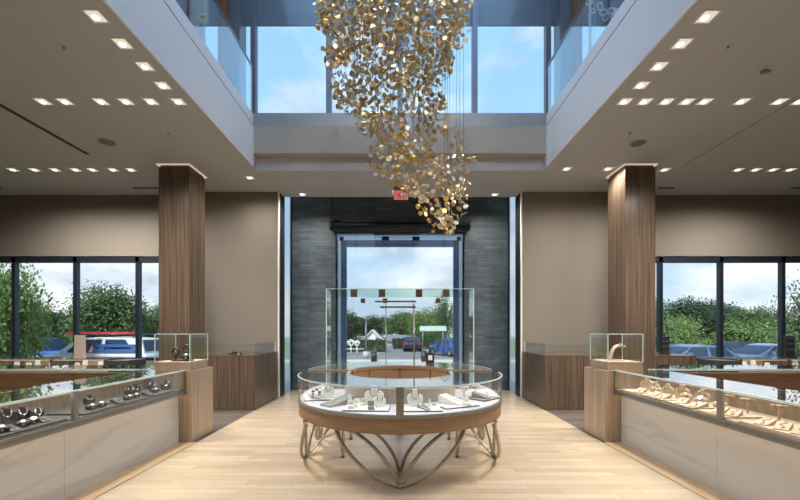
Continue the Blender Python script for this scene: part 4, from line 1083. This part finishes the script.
for q in (-.5, .3): g = G(); g.box(q * w_, q * w_ + .6, -.04, 0, h_ - 1.5, h_ - .5); g.build('window', M['carglass'], t)
t = thing('scroll_sculpture', 'white scrolled ironwork standing before the trees left of the gabled house', 'ironwork', (WX(351, 32), 32, GZ))
for px, py, r in ((345, 343.5, .27), (351, 343, .3), (357, 343.5, .24)):
    g = G(); c = Vector((WX(px, 32) - WX(351, 32), 0, WZ(py, 32) - GZ))
    g.tube([c + Vector((r * (1 - .7 * q / 26) * math.cos(q * .42), 0, r * (1 - .7 * q / 26) * math.sin(q * .42))) for q in range(27)], .05, 6); g.tube([c + Vector((0, 0, -r)), Vector((c.x, 0, 0))], .05, 6); g.build('scroll', M['whitetent'], t)
g = G(); x0, x1 = WX(337, 32) - WX(351, 32), WX(364, 32) - WX(351, 32); g.tube([(x0, 0, WZ(349, 32) - GZ), (x1, 0, WZ(349, 32) - GZ)], .04, 6); g.build('rail', M['whitetent'], t)
t = thing('lamp_post', 'slim grey lamp post in front of the hedge, entrance view', 'lamp post', (WX(366, 28), 28, GZ))
g = G(); g.tube([(0, 0, 0), (0, 0, WZ(320, 28) - GZ)], [.07, .05], 8); g.build('post', M['mull'], t); g = G(); g.box(-.1, .25, -.1, .1, WZ(320, 28) - GZ, WZ(319, 28) - GZ + .06); g.build('lamp_head', M['mull'], t); g = G(); g.cyl((0, 0), .22, 0, .5, 12); g.build('base', M['concrete'], t)
for px, lb in ((333, 'dark bollard at the far left of the entrance view'), (374, 'dark bollard beside the lamp post'), (424, 'dark bollard left of the black pump bottle, outside')):
    t = thing('bollard', lb, 'bollard', (WX(px, 24), 24, GZ), 0, 'bollards outside')
    g = G(); g.cyl((0, 0), .2, 0, WZ(352, 24) - GZ, 14); g.build('post', M['frame'], t); g = G(); g.cyl((0, 0), .22, WZ(352, 24) - GZ, WZ(351, 24) - GZ, 14, .1); g.build('cap', M['frame'], t)
t = thing('road_sign', 'pale green board on two posts before the light green trees', 'sign', (WX(433, 30), 30, GZ))
g = G(); g.box(-1.05, 1.05, -.04, .04, WZ(331, 30) - GZ, WZ(326, 30) - GZ); g.build('board', M['edgeglass'], t)
for q in (-.8, .8): g = G(); g.tube([(q, .08, 0), (q, .08, WZ(327, 30) - GZ)], .05, 6); g.build('post', M['mull'], t)

# ---- cars
def car(label, loc, rz, body, kind='sedan', name='car', group=None):
    t = thing(name, label, 'car' if kind != 'pickup' else 'pickup', loc, rz, group)
    if kind == 'sedan':
        L, W = 4.6, .9
        low = [(-2.3, .35), (-2.25, .75), (-1.75, .95), (1.0, .95), (2.1, .82), (2.3, .6), (2.28, .3)]
        cab = [(-1.75, .93), (-1.05, 1.38), (-.2, 1.45), (.35, 1.38), (1.2, .93)]
    elif kind == 'van':
        L, W = 5.2, 1.0
        low = [(-2.6, .35), (-2.6, 1.0), (-2.5, 1.12), (1.0, 1.12), (2.35, .98), (2.6, .75), (2.58, .3)]
        cab = [(-2.5, 1.1), (-2.25, 1.72), (-.5, 1.8), (.45, 1.74), (1.25, 1.1)]
    else:
        L, W = 5.2, .95
        low = [(-2.6, .4), (-2.6, 1.05), (1.0, 1.05), (2.4, .98), (2.6, .75), (2.55, .35)]
        cab = [(-.9, 1.03), (-.7, 1.68), (.5, 1.68), (1.15, 1.03)]
    g = G(); g.prism(low + [(2.0, .22), (-2.0, .22)], 'y', -W, W); g.build('body', body, t, bevel=.07)
    n = len(cab); g = G(); I = W * .80
    g.rings([[(x, y * W * .97, z) if z < 1.15 and (i in (0, n - 1)) else (x, y * I, z) for i, (x, z) in enumerate(cab)] for y in (-1, 1)], smooth=False); g.build('cabin', body, t, bevel=.04)
    x0 = cab[0][0]; x1 = cab[-1][0]; zt = max(z for _, z in cab); zb = cab[0][1] + .06
    for y in (-1, 1):
        for a, b in ((.12, .46), (.52, .88)):
            def pt(f, z):
                lo = x0 + (x1 - x0) * f; xm = sum(c[0] for c in cab[1:-1]) / (n - 2)
                k = (z - zb) / (zt - zb); yy = W * .97 + (I - W * .97) * k
                return (lo + (xm - lo) * .42 * k, y * (yy + .012), z)
            g = G(); g.face([pt(a, zb), pt(b, zb), pt(b, zt - .1), pt(a, zt - .1)]); bmesh.ops.solidify(g.bm, geom=g.bm.faces[:], thickness=.02); g.build('side_window', M['carglass'], t)
    for f in (0, n - 2):
        (xa, za), (xb, zb2) = cab[f], cab[f + 1]
        if f: (xa, za), (xb, zb2) = (xb, zb2), (xa, za)
        o_ = .02 if f else -.02
        g = G(); g.face([(xa + (xb - xa) * .1 + o_, -W * .85, za + (zb2 - za) * .12 + .02), (xa + (xb - xa) * .1 + o_, W * .85, za + (zb2 - za) * .12 + .02), (xa + (xb - xa) * .88 + o_, I * .92, za + (zb2 - za) * .88 + .02), (xa + (xb - xa) * .88 + o_, -I * .92, za + (zb2 - za) * .88 + .02)])
        bmesh.ops.solidify(g.bm, geom=g.bm.faces[:], thickness=.02); g.build('windscreen' if f else 'rear_window', M['carglass'], t)
    for x in (-1.45, 1.5):
        for y in (-1, 1):
            g = G(); g.cyl((0, 0), .33, -.11, .11, 20); g.xf(Matrix.Translation((x, y * (W - .1), .33)) @ Matrix.Rotation(PI / 2, 4, 'X')); wh = g.build('wheel', M['tyre'], t)
            g = G(); g.cyl((0, 0), .2, -.12, .12, 16); g.xf(Matrix.Translation((x, y * (W - .1), .33)) @ Matrix.Rotation(PI / 2, 4, 'X')); g.build('rim', M['silver'], wh)
    for y in (-1, 1):
        g = G(); g.box(-L / 2 - .01, -L / 2 + .12, y * W * .55, y * W * .97, .68, .86); g.build('tail_light', M['tail'], t)
        g = G(); g.box(L / 2 - .14, L / 2 + .0, y * W * .55, y * W * .95, .62, .76); g.build('head_light', M['cream'], t)
        g = G(); g.box(x1 - .55, x1 - .4, y * W, y * (W + .16), zb - .02, zb + .14); g.build('door_mirror', body, t)
    return t
def at(px, d_): return (WX(px, d_), d_, GZ)
van = car('white van with blue side panels and a red ladder on its roof rack', at(103, 16.8), PI, M['carwhite'], 'van', 'van')
van['category'] = 'van'
g = G(); [g.box(-2.3 + .02, -.35, y * 1.01 - .012, y * 1.01 + .012, 1.16, 1.30) for y in (-1, 1)]; [g.box(-2.15, -.5, y * .97 - .012, y * .97 + .012, 1.38, 1.5) for y in (-1, 1)]; g.build('side_stripe', M['carblue'], van)
g = G(); g.prism([(-.55, 1.14), (-.1, 1.14), (-.33, 1.5)], 'y', .985, 1.0); g.build('warning_triangle', M['red'], van)
g = G(); g.prism([(-.47, 1.18), (-.18, 1.18), (-.33, 1.42)], 'y', 1.0, 1.004); g.build('triangle_centre', M['carwhite'], van)
g = G()
for x in (-1.9, -.7, .4): g.tube([(x, -.75, 1.76), (x, -.75, 1.9), (x, .75, 1.9), (x, .75, 1.76)], .025, 6)
for y in (-.75, .75): g.tube([(-2.1, y, 1.9), (.5, y, 1.9)], .025, 6)
g.build('roof_rack', M['cardark'], van)
g = G()
for y in (.3, .62): g.box(-1.6, 1.1, y - .025, y + .025, 1.93, 2.02)
for k in range(9): g.box(-1.5 + k * .31, -1.46 + k * .31, .3, .62, 1.95, 1.99)
g.build('ladder', M['red'], van)
car('blue pickup parked beyond the white van bonnet, outside the left window', at(36, 19.8), .05, M['carblue'], 'pickup', 'pickup')
car('silver blue car behind the left pane of the right window', at(687, 17.2), PI + .06, M['carsilver'], 'sedan')
car('dark blue car straddling the middle mullion of the right window', at(731, 22.6), PI - .5, M['cardark'], 'sedan')
car('silver blue car with red tail lamp behind the right pane of the right window', at(768, 18.3), PI, M['carsilver'], 'sedan')
car('blue car at the far right edge of the right window', at(858, 19.0), 0, M['carblue'], 'sedan')
car('blue car parked across the road in the entrance view', at(451, 31), PI / 2 + .35, M['carblue'], 'sedan', 'car')
car('white car parked at the right of the entrance view', at(474, 35), -.9, M['carwhite'], 'sedan')
car('dark car parked in front of the far hedge, middle of the entrance view', at(412, 38.5), PI / 2, M['cardark'], 'sedan')

# ------------------------------------------------------------------ camera, lamps, sky
cam = bpy.data.cameras.new('camera'); co = bpy.data.objects.new('camera', cam); COL.objects.link(co)
cam.sensor_width = 36; cam.lens = 36 * F / 800; cam.shift_y = (HY - 250) / 800; cam.clip_start = .05; cam.clip_end = 400
co.location = (0, 0, EYE); co.rotation_euler = (PI / 2, 0, 0); S.camera = co

def lamp(kind, name, energy, loc, rot, col=(1, 1, 1), **kw):
    l = bpy.data.lights.new(name, kind); l.energy = energy; l.color = col
    for k, v in kw.items(): setattr(l, k, v)
    o = bpy.data.objects.new(name, l); COL.objects.link(o); o.location = loc; o.rotation_euler = rot; return o
lamp('SUN', 'sun', 4.4, (0, 0, 30), (math.radians(42), 0, math.radians(-28)), (1, .95, .88), angle=math.radians(3))
rear = spot.copy(); rear.energy = 190
# lamps added out of view, beside and behind the viewer, to brighten the room
for x in (-6.5, -3.6, 3.6, 6.5):
    for y in (-2.5, 1.2):
        o = bpy.data.objects.new('added_rear_lamp', rear); COL.objects.link(o); o.location = (x, y, CE - .03)

# unseen spots added high over the atrium to brighten the chandelier
for x, y in ((-2.4, .4), (2.4, .4), (0, -.4)):
    p = Vector((x, y, 8.7)); q = Vector((WX(410, CD), CD, 4.6)) - p
    lamp('SPOT', 'added_chandelier_spot', 260, p, q.to_track_quat('-Z', 'Y').to_euler(), (1, .9, .76), spot_size=math.radians(50), spot_blend=.7, shadow_soft_size=.1)
# lamps of the light channels inside the showcases
for s in (-1, 1):
    lamp('AREA', 'case_lamp', 1.5 if s > 0 else 3.2, (s * 2.89, 2.9, .942), (0, 0, 0), (1, .95, .88), shape='RECTANGLE', size=.012, size_y=4.0)
for k in range(8):
    a = -PI * (k + .5) / 8
    o = lamp('AREA', 'case_lamp', .2, (1.17 * math.cos(a), IY - HS + 1.17 * math.sin(a), .956), (0, 0, a), (1, .96, .92), shape='RECTANGLE', size=.012, size_y=.4)
# world sky
W_ = bpy.data.worlds.new('sky'); S.world = W_; W_.use_nodes = True; nt = W_.node_tree; nt.nodes.clear()
out = N(nt, 'ShaderNodeOutputWorld'); bg = N(nt, 'ShaderNodeBackground')
tc = N(nt, 'ShaderNodeTexCoord'); sp = N(nt, 'ShaderNodeSeparateXYZ')
gr = N(nt, 'ShaderNodeValToRGB'); e = gr.color_ramp.elements
e[0].position = 0; e[0].color = srgb(188, 206, 222); e[1].position = 1; e[1].color = srgb(118, 168, 222)
k = e.new(.2); k.color = srgb(166, 196, 228)
k = e.new(.5); k.color = srgb(150, 192, 230)
mp = N(nt, 'ShaderNodeMapping'); mp.inputs['Scale'].default_value = (1, 1, 2.4); mp.inputs['Location'].default_value = (.9, 0, .1)
no = N(nt, 'ShaderNodeTexNoise'); setin(no, Scale=2.1, Detail=7.0, Roughness=.55)
cr = N(nt, 'ShaderNodeValToRGB'); e = cr.color_ramp.elements; e[0].position = .44; e[0].color = (0, 0, 0, 1); e[1].position = .60; e[1].color = (1, 1, 1, 1)
no2 = N(nt, 'ShaderNodeTexNoise'); setin(no2, Scale=5, Detail=5.0)
cc = N(nt, 'ShaderNodeValToRGB'); e = cc.color_ramp.elements; e[0].position = .35; e[0].color = srgb(168, 182, 202); e[1].position = .62; e[1].color = srgb(246, 246, 246)
mx = N(nt, 'ShaderNodeMix', data_type='RGBA')
L = nt.links.new
L(tc.outputs['Generated'], sp.inputs[0]); L(sp.outputs['Z'], gr.inputs[0]); L(tc.outputs['Generated'], mp.inputs[0])
L(mp.outputs[0], no.inputs['Vector']); L(mp.outputs[0], no2.inputs['Vector']); lo = N(nt, 'ShaderNodeMapRange'); setin(lo, From_Min=.0, From_Max=.45, To_Min=.09, To_Max=-.01)
ad = N(nt, 'ShaderNodeMath', operation='ADD'); L(sp.outputs['Z'], lo.inputs['Value']); L(lo.outputs[0], ad.inputs[0]); L(no.outputs['Fac'], ad.inputs[1]); L(ad.outputs[0], cr.inputs[0]); L(no2.outputs['Fac'], cc.inputs[0])
L(cr.outputs[0], mx.inputs[0]); L(gr.outputs[0], mx.inputs[6]); L(cc.outputs[0], mx.inputs[7]); L(mx.outputs[2], bg.inputs[0]); bg.inputs[1].default_value = SKY
L(bg.outputs[0], out.inputs[0])

# daylight portals in the window openings (they emit nothing, they only guide sky sampling)
def portal(loc, rot, sx, sy):
    l = bpy.data.lights.new('window_portal', 'AREA'); l.shape = 'RECTANGLE'; l.size = sx; l.size_y = sy; l.cycles.is_portal = True
    o = bpy.data.objects.new('window_portal', l); COL.objects.link(o); o.location = loc; o.rotation_euler = rot
portal((0, 7.6, 6.5), (-PI / 2, 0, 0), 6.1, 1.85)
portal((-XW - .25, 1.2, 7.1), (0, PI / 2, PI), 3.0, 11.6); portal((XW + .25, 1.2, 7.1), (0, PI / 2, 0), 3.0, 11.6); portal((0, YN - .25, 7.1), (PI / 2, 0, 0), 17, 3.0)
portal((-7.2, 8.95, 2.0), (-PI / 2, 0, 0), 5.3, 2.4); portal((7.3, 8.95, 2.0), (-PI / 2, 0, 0), 5.2, 2.4)
portal((0, 10.45, 1.9), (-PI / 2, 0, 0), 3.0, 3.8)

v = S.view_settings; S.display_settings.display_device = 'sRGB'
v.view_transform = 'Standard'; v.look = 'None'; v.gamma = 1; v.exposure = EXPO; v.use_curve_mapping = False
c = S.cycles; c.max_bounces = 10; c.diffuse_bounces = 5; c.glossy_bounces = 6; c.transmission_bounces = 8; c.transparent_max_bounces = 40
c.sample_clamp_indirect = 6; c.caustics_reflective = False; c.caustics_refractive = False; c.use_denoising = True
